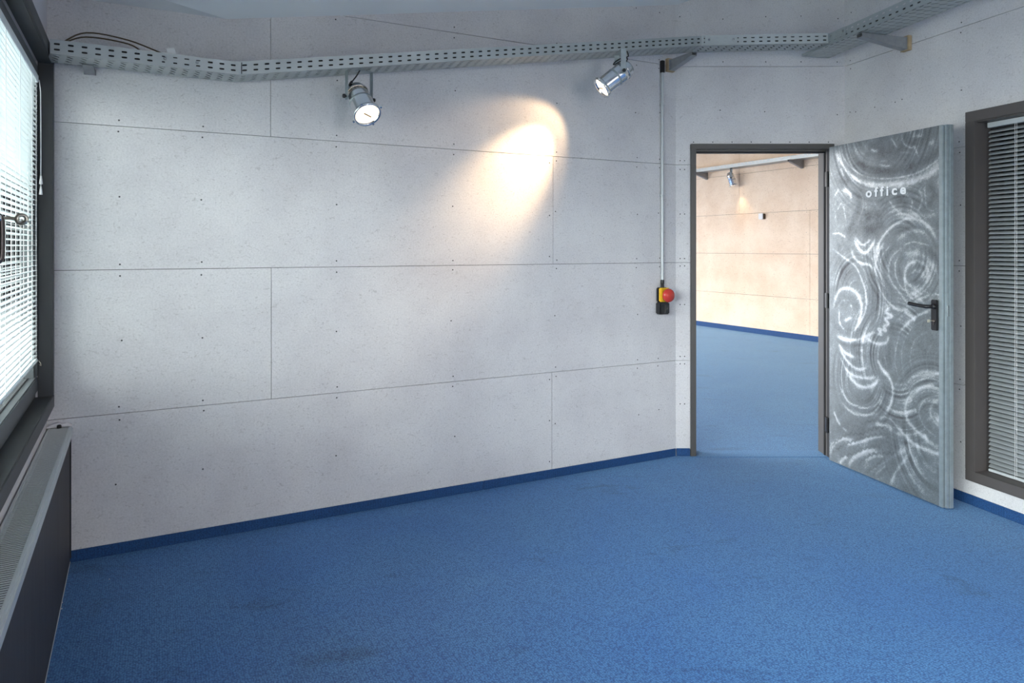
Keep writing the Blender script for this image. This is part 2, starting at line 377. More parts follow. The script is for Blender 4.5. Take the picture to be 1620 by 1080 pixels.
END = Wall((e0.x, e0.y), (e1.x - e0.x, e1.y - e0.y)); slab_wall('wall_end', END, -.1, (e1 - e0).length + .1, 0, .12, 0, 3.3, [(2.0, 4.6, .4, 2.6)], M['plaster'], 'end wall of the room beyond the doorway')  # opening added here to brighten the far floor and wall
slab_wall('wall_corridor', Wall((2.243, 4.80), (1, 0)), -.02, 5.3, 0, .1, 0, 3.3, [], M['plaster'], 'front wall of the room beyond the doorway')
# added unseen dark box: keeps the sky from backlighting the right-hand window
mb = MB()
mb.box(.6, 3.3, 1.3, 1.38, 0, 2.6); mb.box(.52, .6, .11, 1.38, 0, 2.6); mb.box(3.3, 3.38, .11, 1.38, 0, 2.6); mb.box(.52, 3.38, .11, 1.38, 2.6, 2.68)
tag(mb.build('wall_dark_backdrop', M['dark'], None, RIGHT.p, RIGHT.rz), 'unseen dark box added behind the grey window blind to keep the sky out', 'wall', kind='structure')
far_poly = [Vector((1.13, 4.74, 0)), LONG.pt(3.6, -.11, 0), FACA.pt(11.1, 0, 0), FAR.pt(-5.2, .1, 0), FAR.pt(8.85, .1, 0), Vector((7.5, 4.78, 0)), Vector((2.2, 4.78, 0))]
mb = MB(); mb.add([(v.x, v.y, 3.3) for v in far_poly], [tuple(range(len(far_poly)))]); o = mb.build('ceiling', M['osb']); solid(o, .1)
tag(o, 'ceiling of the room beyond the doorway', 'ceiling', kind='structure')
# floor carpet through both rooms (thin slabs meeting under the door)
room_poly = [Vector((1.07, 4.745, 0)), LONG.pt(3.62, -.1, 0), LEFT.pt(5.05, -.1, 0), RIGHT.pt(6.4, .1, 0), RIGHT.pt(-.06, .1, 0)]
mb = MB()
for pl in (room_poly, far_poly):
    n = len(pl)
    pl = [Vector((v.x, min(v.y, 4.745) if pl is room_poly else max(v.y, 4.745) if v.x > 1.1 else v.y, 0)) for v in pl]
    a = sum(pl[i].x * pl[(i + 1) % n].y - pl[(i + 1) % n].x * pl[i].y for i in range(n))
    if a < 0: pl = pl[::-1]
    mb.add([(v.x, v.y, 0) for v in pl] + [(v.x, v.y, -.06) for v in pl], [tuple(range(n)), tuple(range(2 * n - 1, n - 1, -1))] + [(i, i + n, (i + 1) % n + n, (i + 1) % n) for i in range(n)])
mb.box(2.3, 3.9, .8, 4.7, -.08, -.061)
fl = mb.build('floor', M['carpet']); tag(fl, 'worn blue nubbed carpet running through the doorway into the next room', 'floor', kind='structure')
mb = MB(); mb.box(.1, 1.05, -.03, .12, .0004, .0022); o = mb.build('trim_1', M['carpet'], None, DOORW.p, 0); tag(o, 'blue carpet seam strip across the door threshold', 'trim', kind='structure')

# baseboards: strips of the same carpet
def base(name, W, segs, sign, label, h=.052, t=.008):
    mb = MB()
    for (a, b) in segs: mb.bbox(a, b, min(.0008 * sign, sign * t), max(.0008 * sign, sign * t), .001, h, .0015)
    tag(mb.build(name, M['carpet_strip'], None, W.p, W.rz), label, 'baseboard', kind='structure')
base('baseboard_back', LONG, [(.005, 1.43), (1.432, 3.52)], 1, 'dark blue carpet skirting along the long wall')
base('baseboard_doorway', DOORW, [(.004, .095)], -1, 'short dark blue carpet skirting left of the door frame')
base('baseboard_right', RIGHT, [(.03, 1.12), (1.1215, 6.2)], -1, 'dark blue carpet skirting below the right-hand window', .056)
base('baseboard_left', LEFT, [(.02, 4.8)], 1, 'dark blue carpet skirting behind the radiator')
base('baseboard_far', FAR, [(-5, 8.6)], -1, 'blue carpet skirting in the room beyond the doorway', .085)

# daylight portals help the renderer find the window openings
def portal(W, a, b, c, d, y, sgn):
    l = bpy.data.lights.new('sky_portal', 'AREA'); l.shape = 'RECTANGLE'; l.size = b - a; l.size_y = d - c; l.cycles.is_portal = True
    o = bpy.data.objects.new('sky_portal', l); COL.objects.link(o); o.location = W.pt((a + b) / 2, y, (c + d) / 2)
    o.rotation_euler = (W.y * sgn).to_track_quat('-Z', 'Z').to_euler()
for w in LW: portal(LEFT, *w, -.2, 1)
portal(BACK, 1.9, 2.9, 1.0, 2.5, -.16, 1)
portal(END, 2.0, 4.6, .4, 2.6, .18, -1)
for k in range(1, 5): portal(FACA, .6 + 2.0 * k, 2.45 + 2.0 * k, .4, 3.1, .2, -1)

# ------------------------------------------------------------------ windows
def picture_frame(mb, a, b, c, d, w, y0, y1, r=.002, sides='LRTB', mi=0):
    """four mitre-less bars around an opening a..b, c..d, w wide inwards"""
    if 'T' in sides: mb.bbox(a, b, y0, y1, d - w, d, r, mi)
    if 'B' in sides: mb.bbox(a, b, y0, y1, c, c + w, r, mi)
    if 'L' in sides: mb.bbox(a, a + w, y0, y1, c + w, d - w, r, mi)
    if 'R' in sides: mb.bbox(b - w, b, y0, y1, c + w, d - w, r, mi)
def left_window(k, w, label):
    a, b, c, d = w
    t = thing('window_%d' % k, label, 'window', LEFT.p, LEFT.rz, kind='structure')
    mb = MB()   # casing on the wall face plus the lining of the reveal
    picture_frame(mb, a - .052, b + .052, c - .054, d + .055, .056, .001, .028)
    mb.bbox(a - .002, a + .006, -.028, .026, c, d); mb.bbox(b - .006, b + .002, -.028, .026, c, d)
    mb.bbox(a, b, -.028, .026, d - .006, d + .002)
    mb.build('casing', M['casing'], t)
    s = MB(); s.bbox(a, b, -.10, .027, c - .004, c + .004, .002); s.build('window_sill', M['casing'], t)
    f = MB(); picture_frame(f, a + .002, b - .002, c + .004, d - .004, .05, -.09, -.036); f.build('outer_frame', M['sash'], t)
    sa = MB(); picture_frame(sa, a + .006, b - .006, c + .03, d - .02, .065, -.075, -.027, .004, 'TB'); 
    sa.bbox(a + .006, a + .036, -.075, -.027, c + .095, d - .085, .004); sa.bbox(b - .075, b - .006, -.075, -.027, c + .095, d - .085, .004)
    so = sa.build('sash', M['sash'], t)
    g = MB(); g.box(a + .034, b - .07, -.068, -.062, c + .09, d - .08); g.build('pane', M['glass'], so)
    be = MB(); picture_frame(be, a + .030, b - .070, c + .088, d - .082, .010, -.0615, -.055, .001); be.build('glazing_bead', M['seal_gap'], so)
    return t
left_window(1, W1, 'left-hand window in a charcoal casing with a white blind')
left_window(2, LW[1], 'second window along the left wall, beside the viewer')
left_window(3, LW[2], 'third window along the left wall, behind the viewer')

def slats(mb, x0, x1, yc, z0, z1, pitch, depth, ang, crown=.003, nseg=5, mi=0):
    n = int(round((z1 - z0) / pitch)); r = random.Random(5)
    for i in range(n):
        z = z0 + pitch * (i + .5); A = ang + r.uniform(-.02, .02)
        vs = []
        for x in (x0, x1):
            for k in range(nseg + 1):
                u = (k / nseg - .5); yy = u * depth; zz = crown * (1 - 4 * u * u)
                vs.append((x, yc + yy * math.cos(A) - zz * math.sin(A), z + yy * math.sin(A) + zz * math.cos(A)))
        n1 = nseg + 1
        mb.add(vs, [(k, k + 1, n1 + k + 1, n1 + k) for k in range(nseg)], mi, True)
def cord_tube(mb, x, y, z0, z1, r=.0011): mb.tube([(x, y, z0), (x, y, z1)], r, 6)
# white blind in the left window
bl = thing('venetian_blind', 'white venetian blind with open slats filling the left window', 'blind', LEFT.p, LEFT.rz)
x0, x1 = .100, 1.40
mb = MB(); mb.bbox(x0, x1, -.056, -.020, 2.108, 2.138, .002); mb.build('headrail', M['white_slat'], bl)
mb = MB(); slats(mb, x0 + .004, x1 - .004, -.036, .935, 2.10, .0212, .025, math.radians(4)); o = mb.build('slats', M['white_slat'], bl); solid(o, .0004, 0)
mb = MB(); mb.bbox(x0 + .002, x1 - .002, -.050, -.022, .918, .932, .003); mb.build('bottom_rail', M['white_slat'], bl)
for xx in (.16, .30, .62, .94, 1.26):
    mb = MB(); cord_tube(mb, xx, -.0225, .925, 2.11, .0009); cord_tube(mb, xx, -.0495, .925, 2.11, .0009); mb.tube([(xx, -.036, .925), (xx, -.036, 2.11)], .0008, 6)
    mb.build('ladder_cord', M['cord'], bl)
mb = MB(); mb.tube([(.098, -.018, 2.12), (.0945, -.014, 2.07), (.093, -.013, 1.9), (.0925, -.013, 1.66)], .0013, 6); pc = mb.build('pull_cord', M['cord'], bl)
mb = MB(); mb.lathe([(0, .012), (.003, .012), (.0035, .006), (.007, -.022), (.0065, -.024), (0, -.024)], 14, m=Matrix.Translation((.0925, -.013, 1.655))); mb.build('tassel', M['cord'], pc)
mb = MB(); mb.tube([(.100, -.018, 2.12), (.0975, -.013, 2.07), (.0965, -.012, 1.9), (.096, -.012, 1.705)], .0013, 6); pc = mb.build('pull_cord', M['cord'], bl)
mb = MB(); mb.lathe([(0, .012), (.003, .012), (.0035, .006), (.007, -.022), (.0065, -.024), (0, -.024)], 14, m=Matrix.Translation((.096, -.012, 1.70))); mb.build('tassel', M['cord'], pc)
mb = MB(); mb.bbox(1.262, 1.285, -.020, -.0165, 1.0, 2.10, .001); o = mb.build('tilt_tape', M['white_slat'], bl)
mb = MB(); mb.tube([(.112, -.020, .925), (.108, -.012, .912), (.114, -.010, .902), (.122, -.016, .908)], .0012, 6); mb.build('hold_down_clip', M['keymetal'], bl)

# window handle with its key
hd = thing('window_handle', 'dark bow-shaped window handle with a key in its lock at the left edge', 'handle', LEFT.pt(1.455, -.027, 1.43), LEFT.rz)
mb = MB(); mb.bbox(-.016, .016, 0, .012, -.075, .07, .005); mb.build('backplate', M['handle'], hd)
mb = MB()
P = [(-.004, .004, .055), (-.008, .040, .062), (-.012, .058, .055), (-.014, .062, .035), (-.014, .062, -.035), (-.012, .058, -.058), (-.008, .040, -.064), (-.004, .004, -.056)]
# smooth the bow
def smooth_path(P, n=6, closed=False):
    P = [Vector(p) for p in P]; out = []
    for i in range(len(P) - 1):
        p0 = P[max(i - 1, 0)]; p1 = P[i]; p2 = P[i + 1]; p3 = P[min(i + 2, len(P) - 1)]
        for k in range(n):
            t = k / n; out.append(.5 * ((2 * p1) + (p2 - p0) * t + (2 * p0 - 5 * p1 + 4 * p2 - p3) * t * t + (3 * p1 - p0 - 3 * p2 + p3) * t ** 3))
    out.append(P[-1]); return out
mb.tube(smooth_path(P), .0085, 12); mb.build('grip', M['handle'], hd)
mb = MB(); mb.lathe([(0, 0), (.010, 0), (.010, .012), (.007, .014), (0, .014)], 16, m=Matrix.Translation((-.012, .050, .052)) @ Matrix.Rotation(-math.pi / 2, 4, 'X')); lk = mb.build('lock_barrel', M['chrome'], hd)
mb = MB(); mb.bbox(-.0135, -.0105, .064, .092, .048, .056, .001)
km = Matrix.Translation((-.012, .106, .050)) @ Matrix.Rotation(math.pi / 2, 4, 'Y')
mb.lathe([(.016, -.0014), (.016, .0014), (.006, .0014), (.006, -.0014), (.016, -.0014)], 16, m=km); ky = mb.build('key', M['keymetal'], lk)
mb = MB(); c = Vector((-.012, .112, .036)); mb.tube([c + Vector((0, math.cos(a) * .011, math.sin(a) * .011)) for a in np.linspace(0, 2 * math.pi, 17)], .0009, 6, caps=False); mb.build('key_ring', M['keymetal'], lk)

# right-hand window
rw = thing('window_4', 'tall window in a dark brown-grey frame in the right wall', 'window', RIGHT.p, RIGHT.rz, kind='structure')
mb = MB(); picture_frame(mb, .908, 2.83, .134, 2.145, .056, -.018, .004); mb.bbox(.950, .958, .0, .15, .18, 2.095); mb.bbox(2.776, 2.784, 0, .15, .18, 2.095); mb.bbox(.95, 2.78, 0, .15, 2.083, 2.092)
mb.build('casing', M['casing_brown'], rw)
mb = MB(); mb.bbox(.95, 2.78, 0, .15, .180, .188); mb.build('window_sill', M['casing_brown'], rw)
mb = MB(); picture_frame(mb, .958, 2.776, .188, 2.083, .045, .105, .145); sh = mb.build('sash', M['seal_gap'], rw)
mb = MB(); mb.box(1.0, 2.735, .122, .128, .23, 2.04); mb.build('pane', M['glass'], sh)
b2 = thing('venetian_blind', 'grey venetian blind with tilted slats in the right-hand window', 'blind', RIGHT.p, RIGHT.rz)
mb = MB(); mb.bbox(.972, 2.76, .062, .092, 2.054, 2.081, .002); mb.build('headrail', M['grey_slat'], b2)
mb = MB(); slats(mb, .976, 2.756, .077, .212, 2.040, .0238, .027, math.radians(42), crown=.0035); o = mb.build('slats', M['grey_slat'], b2); solid(o, .0004, 0)
mb = MB(); mb.bbox(.974, 2.758, .066, .088, .192, .206, .003); mb.build('bottom_rail', M['grey_slat'], b2)
for xx in (1.125, 1.66, 2.2, 2.6):
    mb = MB(); cord_tube(mb, xx, .0645, .2, 2.056, .0010); cord_tube(mb, xx + .010, .0640, .2, 2.056, .0008); mb.build('ladder_cord', M['cord'], b2)

# ------------------------------------------------------------------ radiator
ra = thing('radiator', 'panel radiator with a pale slotted top grille and dark grained front under the left window', 'radiator', LEFT.p, LEFT.rz)
RA, RB = .012, 2.55; RZ = .612
mb = MB(); mb.bbox(RA + .006, RB, .014, .080, .03, RZ - .035, .002); mb.build('water_panel', M['rad_dark'], ra)
mb = MB(); mb.bbox(RA, RB, .0045, .016, RZ - .05, RZ, .003); mb.bbox(RA, RB, .082, .094, RZ - .010, RZ, .003); mb.build('top_rail', M['rad_top'], ra)
mb = MB()
nb = int((RB - RA - .02) / .0135)
for k in range(nb): 
    x = RA + .012 + k * .0135; mb.box(x, x + .0060, .015, .083, RZ - .0034, RZ - .0018)
mb.box(RA + .004, RA + .010, .015, .083, RZ - .03, RZ - .002)
mb.build('top_grille', M['rad_top'], ra)
mb = MB(); mb.box(RA + .01, RB - .01, .016, .082, RZ - .036, RZ - .024); mb.build('slot_shade_sheet', M['rad_dark'], ra)  # dark sheet under the grille: the slots' shade put into its colour
mb = MB(); mb.bbox(RA, RB, .088, .0985, RZ - .040, RZ - .006, .004); mb.build('front_lip', M['rad_top'], ra)
mb = MB(); mb.bbox(.0015, RB, .070, .0865, .006, RZ - .012, .002); mb.build('front_panel', M['rad_front'], ra)
mb = MB(); mb.bbox(RA + .001, RB, .0866, .0890, .003, .008, .0008); mb.build('bottom_bead', M['rad_top'], ra)
mb = MB(); mb.bbox(RA - .004, RA + .001, .012, .092, .02, RZ - .006, .002); mb.build('end_panel', M['rad_dark'], ra)
mb = MB(); mb.lathe([(0, 0), (.009, 0), (.009, .012), (.006, .016), (0, .016)], 12, m=Matrix.Translation((RA + .020, .048, RZ - .003))); mb.build('air_vent', M['rad_dark'], ra)
pc_ = thing('valve_collar', 'torn white collar around the pipe stub at the far end of the radiator', 'collar', LEFT.pt(.018, .050, RZ + .001), LEFT.rz)
mb = MB()
r = random.Random(2)
prof = [(-.050, .002), (-.036, .010), (-.020, .016), (-.006, .019), (.008, .012), (.022, .015), (.034, .008), (.045, .002)]
vs = []
for (y, z) in prof: vs += [(-.012, y, 0), (.012, y, 0), (.010, y, z), (-.008, y, z + .003)]
fs = []
for i in range(len(prof) - 1):
    for k in range(4): fs.append((i * 4 + k, i * 4 + (k + 1) % 4, (i + 1) * 4 + (k + 1) % 4, (i + 1) * 4 + k))
fs += [(0, 1, 2, 3), tuple((len(prof) - 1) * 4 + k for k in (3, 2, 1, 0))]
mb.add(vs, fs); mb.build('collar', M['plaster'], pc_)

# ------------------------------------------------------------------ door
dr = thing('door_1', 'open ground-steel door marked office in its dark grey steel frame', 'door', DOORW.pt(0, 0, 0), 0, kind='structure')
mb = MB()
FX0, FX1, FZ = .098, 1.062, 2.101
mb.bbox(FX0, FX0 + .036, -.020, .0, 0.001, FZ, .002); mb.bbox(FX1 - .050, FX1, -.020, 0, .001, FZ, .002); mb.bbox(FX0, FX1, -.021, .0, FZ - .036, FZ, .002)
mb.bbox(FX0 + .007, FX0 + .036, 0, .115, 0.001, FZ - .006, .001); mb.bbox(FX1 - .050, FX1 - .017, .0, .115, 0.001, FZ - .006, .001); mb.bbox(FX0 + .01, FX1 - .02, .0, .115, FZ - .050, FZ - .006, .001)
mb.build('door_frame', M['doorframe'], dr)
mb = MB(); mb.bbox(FX0 + .036, FX0 + .042, .004, .024, .001, FZ - .050, .002); mb.bbox(FX1 - .056, FX1 - .050, .004, .024, .001, FZ - .05, .002); mb.bbox(FX0 + .036, FX1 - .05, .004, .024, FZ - .058, FZ - .050, .002)
mb.build('rubber_seal', M['seal_gap'], dr)
for z in (.22, 1.05, 1.86):
    mb = MB(); mb.tube([(FX1 - .062, -.052, z - .05), (FX1 - .062, -.052, z + .05)], .009, 10); mb.bbox(FX1 - .066, FX1 - .035, -.045, -.020, z - .05, z + .05, .002); mb.build('hinge', M['black'], dr)
mb = MB(); mb.bbox(FX1 - .052, FX1 - .020, -.060, -.021, .004, 2.062, .002); mb.build('hinge_gap_shade', M['seal_gap'], dr)  # black strip in the hinge gap: the gap's shade put into its colour

# grinder strokes: half width, strength (negative = dark), wavy flag, path in metres on the leaf
STROKES = [
(0.016,0.75,0,[(0.06,2.03),(0.13,1.938),(0.231,1.854),(0.348,1.803),(0.479,1.776),(0.612,1.772),(0.719,1.788),(0.821,1.823),(0.894,1.87)]),
(0.0213,-0.75,0,[(0.164,2.016),(0.253,1.932),(0.379,1.871),(0.508,1.849),(0.648,1.853),(0.771,1.885),(0.862,1.937),(0.898,1.993)]),
(0.0148,-0.5,0,[(0.107,1.974),(0.198,1.882),(0.317,1.83),(0.45,1.8)]),
(0.0038,0.8,0,[(0.107,2.015),(0.187,1.915),(0.306,1.845),(0.43,1.817),(0.575,1.809),(0.711,1.824),(0.821,1.869),(0.886,1.926)]),
(0.007,0.5,0,[(0.066,2.012),(0.153,1.895),(0.274,1.81),(0.41,1.767)]),
(0.0042,0.9,0,[(0.518,2.044),(0.561,1.982)]),
(0.0041,0.9,0,[(0.598,2.036),(0.612,1.997),(0.666,1.967),(0.684,1.972),(0.711,1.911)]),
(0.0046,0.6,0,[(0.584,1.952),(0.666,1.942)]),
(0.0063,0.9,0,[(0.364,2.001),(0.39,1.987),(0.415,1.984)]),
(0.0061,0.8,0,[(0.43,1.9),(0.479,1.884),(0.513,1.886)]),
(0.0038,0.6,0,[(0.44,1.918),(0.489,1.916)]),
(0.0131,0.5,0,[(0.796,1.988),(0.804,1.966)]),
(0.0062,0.4,0,[(0.666,2.029),(0.754,2.023)]),
(0.0277,-0.45,0,[(0.306,2.045),(0.479,1.966),(0.666,1.993),(0.804,2.022)]),
(0.0071,0.7,0,[(0.13,1.774),(0.181,1.749),(0.198,1.711)]),
(0.0201,-0.5,0,[(0.084,1.827),(0.187,1.81),(0.253,1.748),(0.264,1.667),(0.226,1.589),(0.181,1.517),(0.181,1.452)]),
(0.0035,0.5,0,[(0.198,1.809),(0.285,1.729),(0.296,1.649),(0.253,1.556)]),
(0.0061,0.6,0,[(0.107,1.916),(0.13,1.864)]),
(0.0052,0.6,0,[(0.049,1.738),(0.084,1.777)]),
(0.0041,0.6,0,[(0.072,1.645),(0.119,1.684),(0.153,1.575)]),
(0.0047,0.5,0,[(0.049,1.663),(0.06,1.579)]),
(0.0183,-0.6,0,[(0.575,1.693),(0.612,1.661),(0.612,1.617)]),
(0.0045,0.7,0,[(0.612,1.713),(0.666,1.673),(0.662,1.615)]),
(0.0042,0.6,0,[(0.499,1.684),(0.547,1.628),(0.594,1.603)]),
(0.0053,0.6,0,[(0.719,1.727),(0.737,1.668),(0.711,1.612)]),
(0.0131,-0.6,0,[(0.779,1.75),(0.813,1.705),(0.788,1.636)]),
(0.0039,0.6,0,[(0.754,1.752),(0.758,1.681),(0.771,1.616),(0.821,1.607)]),
(0.0129,0.45,0,[(0.87,1.797),(0.85,1.758),(0.862,1.701)]),
(0.0108,0.45,0,[(0.547,1.606),(0.666,1.589),(0.838,1.578)]),
(0.0038,0.5,0,[(0.379,1.691),(0.43,1.634),(0.479,1.67)]),
(0.0039,0.4,0,[(0.317,1.688),(0.327,1.616)]),
(0.0291,-0.65,0,[(0.306,1.57),(0.379,1.606),(0.43,1.557),(0.359,1.513),(0.285,1.507)]),
(0.0029,0.3,0,[(0.274,1.555),(0.338,1.6),(0.42,1.581),(0.44,1.534)]),
(0.0078,0.95,0,[(0.226,1.452),(0.264,1.395),(0.317,1.372),(0.369,1.415),(0.39,1.45)]),
(0.0059,0.8,0,[(0.236,1.464),(0.296,1.419),(0.364,1.458)]),
(0.0082,0.75,0,[(0.4,1.349),(0.43,1.434),(0.489,1.502),(0.575,1.552),(0.666,1.569),(0.745,1.546),(0.796,1.502),(0.838,1.432)]),
(0.0081,-0.5,0,[(0.537,1.471),(0.612,1.507),(0.702,1.519),(0.779,1.481),(0.821,1.411)]),
(0.0107,0.45,0,[(0.566,1.456),(0.666,1.498),(0.754,1.489),(0.796,1.446),(0.813,1.404)]),
(0.0036,0.9,0,[(0.612,1.418),(0.684,1.436),(0.788,1.414)]),
(0.0051,0.7,0,[(0.025,1.496),(0.096,1.494),(0.153,1.465)]),
(0.0129,-0.4,0,[(0.838,1.55),(0.87,1.466),(0.886,1.376)]),
(0.0057,0.85,0,[(0.46,1.432),(0.41,1.347),(0.398,1.254),(0.43,1.155),(0.499,1.083),(0.575,1.037)]),
(0.0033,0.6,0,[(0.518,1.424),(0.45,1.355),(0.435,1.278),(0.45,1.202),(0.494,1.155)]),
(0.0103,-0.5,0,[(0.556,1.416),(0.479,1.348),(0.465,1.272),(0.489,1.197),(0.547,1.132)]),
(0.0046,0.6,0,[(0.594,1.402),(0.523,1.349),(0.499,1.273),(0.518,1.206),(0.575,1.149),(0.639,1.087)]),
(0.0037,0.8,0,[(0.575,1.364),(0.547,1.297),(0.566,1.208),(0.621,1.152)]),
(0.0092,-0.45,0,[(0.612,1.357),(0.575,1.297),(0.594,1.224)]),
(0.0081,0.75,0,[(0.702,1.33),(0.644,1.307),(0.617,1.254),(0.63,1.204),(0.684,1.184)]),
(0.0079,0.6,0,[(0.702,1.33),(0.754,1.309),(0.779,1.267),(0.762,1.224)]),
(0.0107,0.5,0,[(0.666,1.249),(0.693,1.275),(0.737,1.266),(0.728,1.237)]),
(0.016,-0.7,0,[(0.684,1.199),(0.719,1.212),(0.745,1.209)]),
(0.0133,0.5,0,[(0.612,1.365),(0.702,1.373),(0.779,1.338),(0.821,1.276)]),
(0.013,-0.45,0,[(0.771,1.402),(0.838,1.332),(0.858,1.236),(0.886,1.168)]),
(0.003,0.7,0,[(0.838,1.263),(0.862,1.215),(0.89,1.182)]),
(0.0034,0.6,0,[(0.829,1.318),(0.838,1.235),(0.878,1.174)]),
(0.0045,0.8,0,[(0.612,1.225),(0.63,1.152),(0.675,1.115)]),
(0.0223,0.55,0,[(0.684,1.156),(0.737,1.159)]),
(0.0097,0.65,0,[(0.684,1.105),(0.745,1.134),(0.796,1.148)]),
(0.0043,0.6,0,[(0.796,1.152),(0.854,1.145),(0.874,1.098)]),
(0.0044,-0.6,0,[(0.657,1.092),(0.719,1.129),(0.796,1.154)]),
(0.0091,0.8,0,[(0.037,1.015),(0.084,1.118),(0.164,1.146),(0.242,1.12),(0.285,1.051),(0.274,0.971),(0.231,0.886)]),
(0.0051,0.8,0,[(0.09,1.002),(0.096,0.92),(0.142,0.876)]),
(0.0303,0.2,0,[(0.164,1.042),(0.209,0.997),(0.176,0.945)]),
(0.0041,0.5,0,[(0.084,1.019),(0.119,1.063),(0.198,1.069)]),
(0.0071,0.7,0,[(0.142,0.937),(0.198,0.963)]),
(0.006,0.8,0,[(0.192,1.044),(0.203,1.029)]),
(0.0305,-0.3,0,[(0.072,1.326),(0.164,1.246),(0.198,1.182)]),
(0.0045,0.85,0,[(0.037,1.393),(0.13,1.343),(0.231,1.288),(0.285,1.21),(0.317,1.133),(0.322,1.038),(0.274,0.939),(0.198,0.866)]),
(0.0029,0.5,0,[(0.274,1.298),(0.359,1.206),(0.42,1.139),(0.44,1.064),(0.41,0.968),(0.327,0.881)]),
(0.0069,0.85,0,[(0.198,1.393),(0.22,1.345),(0.274,1.31),(0.348,1.299),(0.379,1.269)]),
(0.0097,0.45,0,[(0.306,1.401),(0.379,1.331),(0.4,1.401)]),
(0.0193,-0.35,0,[(0.379,1.191),(0.4,1.084),(0.359,0.979)]),
(0.009,0.9,0,[(0.072,0.83),(0.164,0.817),(0.274,0.839),(0.379,0.891)]),
(0.0086,0.8,0,[(0.327,0.85),(0.4,0.828),(0.479,0.842),(0.499,0.887)]),
(0.0076,0.95,0,[(0.46,1.081),(0.494,1.053),(0.479,1.021),(0.523,1.003),(0.474,0.983),(0.499,0.955),(0.46,0.935),(0.479,0.915),(0.42,0.916),(0.445,0.888),(0.395,0.889)]),
(0.0131,-0.5,0,[(0.084,0.794),(0.187,0.783),(0.327,0.81)]),
(0.0068,0.6,0,[(0.296,0.814),(0.348,0.845)]),
(0.0071,0.85,0,[(0.084,0.786),(0.142,0.736),(0.231,0.717)]),
(0.007,0.85,0,[(0.096,0.754),(0.164,0.682),(0.253,0.648),(0.327,0.669)]),
(0.0051,0.7,0,[(0.096,0.704),(0.153,0.631),(0.209,0.592)]),
(0.0108,-0.35,0,[(0.231,0.757),(0.317,0.738),(0.4,0.766)]),
(0.0076,0.8,0,[(0.41,0.729),(0.46,0.676),(0.504,0.638)]),
(0.0119,0.45,0,[(0.537,0.966),(0.612,1.041),(0.666,1.082)]),
(0.0065,-0.5,0,[(0.508,0.918),(0.556,0.991),(0.621,1.045)]),
(0.0063,0.8,0,[(0.575,0.911),(0.621,0.96),(0.702,1.02),(0.788,1.06)]),
(0.0032,0.6,0,[(0.566,0.656),(0.547,0.773),(0.575,0.896)]),
(0.0027,0.55,0,[(0.612,0.665),(0.594,0.795),(0.63,0.903),(0.702,0.976),(0.796,1.022)]),
(0.0027,0.5,0,[(0.675,0.676),(0.657,0.79),(0.693,0.889),(0.796,0.958)]),
(0.0026,0.45,0,[(0.779,0.702),(0.767,0.806),(0.813,0.897)]),
(0.0026,0.4,0,[(0.829,0.718),(0.821,0.814),(0.878,0.892)]),
(0.014,-0.3,0,[(0.508,0.691),(0.508,0.843),(0.575,0.963)]),
(0.0035,0.6,0,[(0.666,0.675),(0.779,0.709),(0.878,0.737)]),
(0.0072,0.8,0,[(0.139,0.635),(0.221,0.603),(0.322,0.604),(0.408,0.628)]),
(0.0092,0.9,0,[(0.163,0.605),(0.244,0.552),(0.322,0.549),(0.398,0.586),(0.417,0.625)]),
(0.0062,0.7,0,[(0.091,0.523),(0.163,0.434),(0.267,0.415),(0.355,0.43),(0.429,0.487),(0.45,0.551)]),
(0.0073,0.6,0,[(0.115,0.407),(0.209,0.368),(0.311,0.373),(0.419,0.412)]),
(0.0359,-0.4,0,[(0.232,0.483),(0.311,0.482),(0.376,0.52)]),
(0.0069,0.85,0,[(0.429,0.684),(0.491,0.655),(0.527,0.59),(0.522,0.503),(0.476,0.421)]),
(0.0109,-0.35,0,[(0.461,0.617),(0.481,0.542),(0.45,0.455)]),
(0.0065,0.9,0,[(0.042,0.338),(0.072,0.293),(0.103,0.257)]),
(0.0053,0.8,0,[(0.121,0.249),(0.163,0.238)]),
(0.0107,0.8,0,[(0.004,0.056),(0.042,0.128),(0.139,0.184),(0.232,0.188)]),
(0.0082,0.75,0,[(0.139,0.146),(0.267,0.198),(0.376,0.252),(0.471,0.289)]),
(0.0036,-0.9,1,[(0.004,0.065),(0.054,0.14),(0.175,0.224),(0.289,0.253),(0.387,0.315),(0.501,0.344)]),
(0.0036,-0.9,1,[(0.029,0.063),(0.115,0.131),(0.244,0.204),(0.366,0.265),(0.491,0.302)]),
(0.0037,-0.8,1,[(0.091,0.011),(0.115,0.066),(0.198,0.103),(0.322,0.175),(0.419,0.215)]),
(0.0035,-0.8,1,[(0.255,0.04),(0.289,0.087),(0.366,0.147),(0.45,0.179),(0.571,0.218)]),
(0.003,-0.7,1,[(0.322,0.336),(0.398,0.363),(0.471,0.372)]),
(0.003,-0.7,1,[(0.311,0.02),(0.398,0.087),(0.471,0.165)]),
(0.0113,0.8,0,[(0.175,0.019),(0.204,0.07),(0.289,0.137),(0.376,0.177),(0.429,0.177)]),
(0.0107,0.75,0,[(0.091,0.011),(0.115,0.044),(0.163,0.084)]),
(0.009,0.6,0,[(0.322,0.105),(0.398,0.152),(0.471,0.169)]),
(0.0099,0.85,0,[(0.398,0.338),(0.471,0.352),(0.532,0.344)]),
(0.0246,-0.3,0,[(0.398,0.209),(0.481,0.256),(0.561,0.277)]),
(0.0055,0.5,0,[(0.871,0.736),(0.767,0.689),(0.685,0.644)]),
(0.0093,0.85,0,[(0.871,0.679),(0.749,0.641),(0.667,0.587),(0.624,0.502),(0.634,0.427),(0.694,0.381),(0.785,0.338),(0.837,0.323)]),
(0.0037,0.6,0,[(0.871,0.614),(0.767,0.574),(0.717,0.492),(0.749,0.418),(0.828,0.379)]),
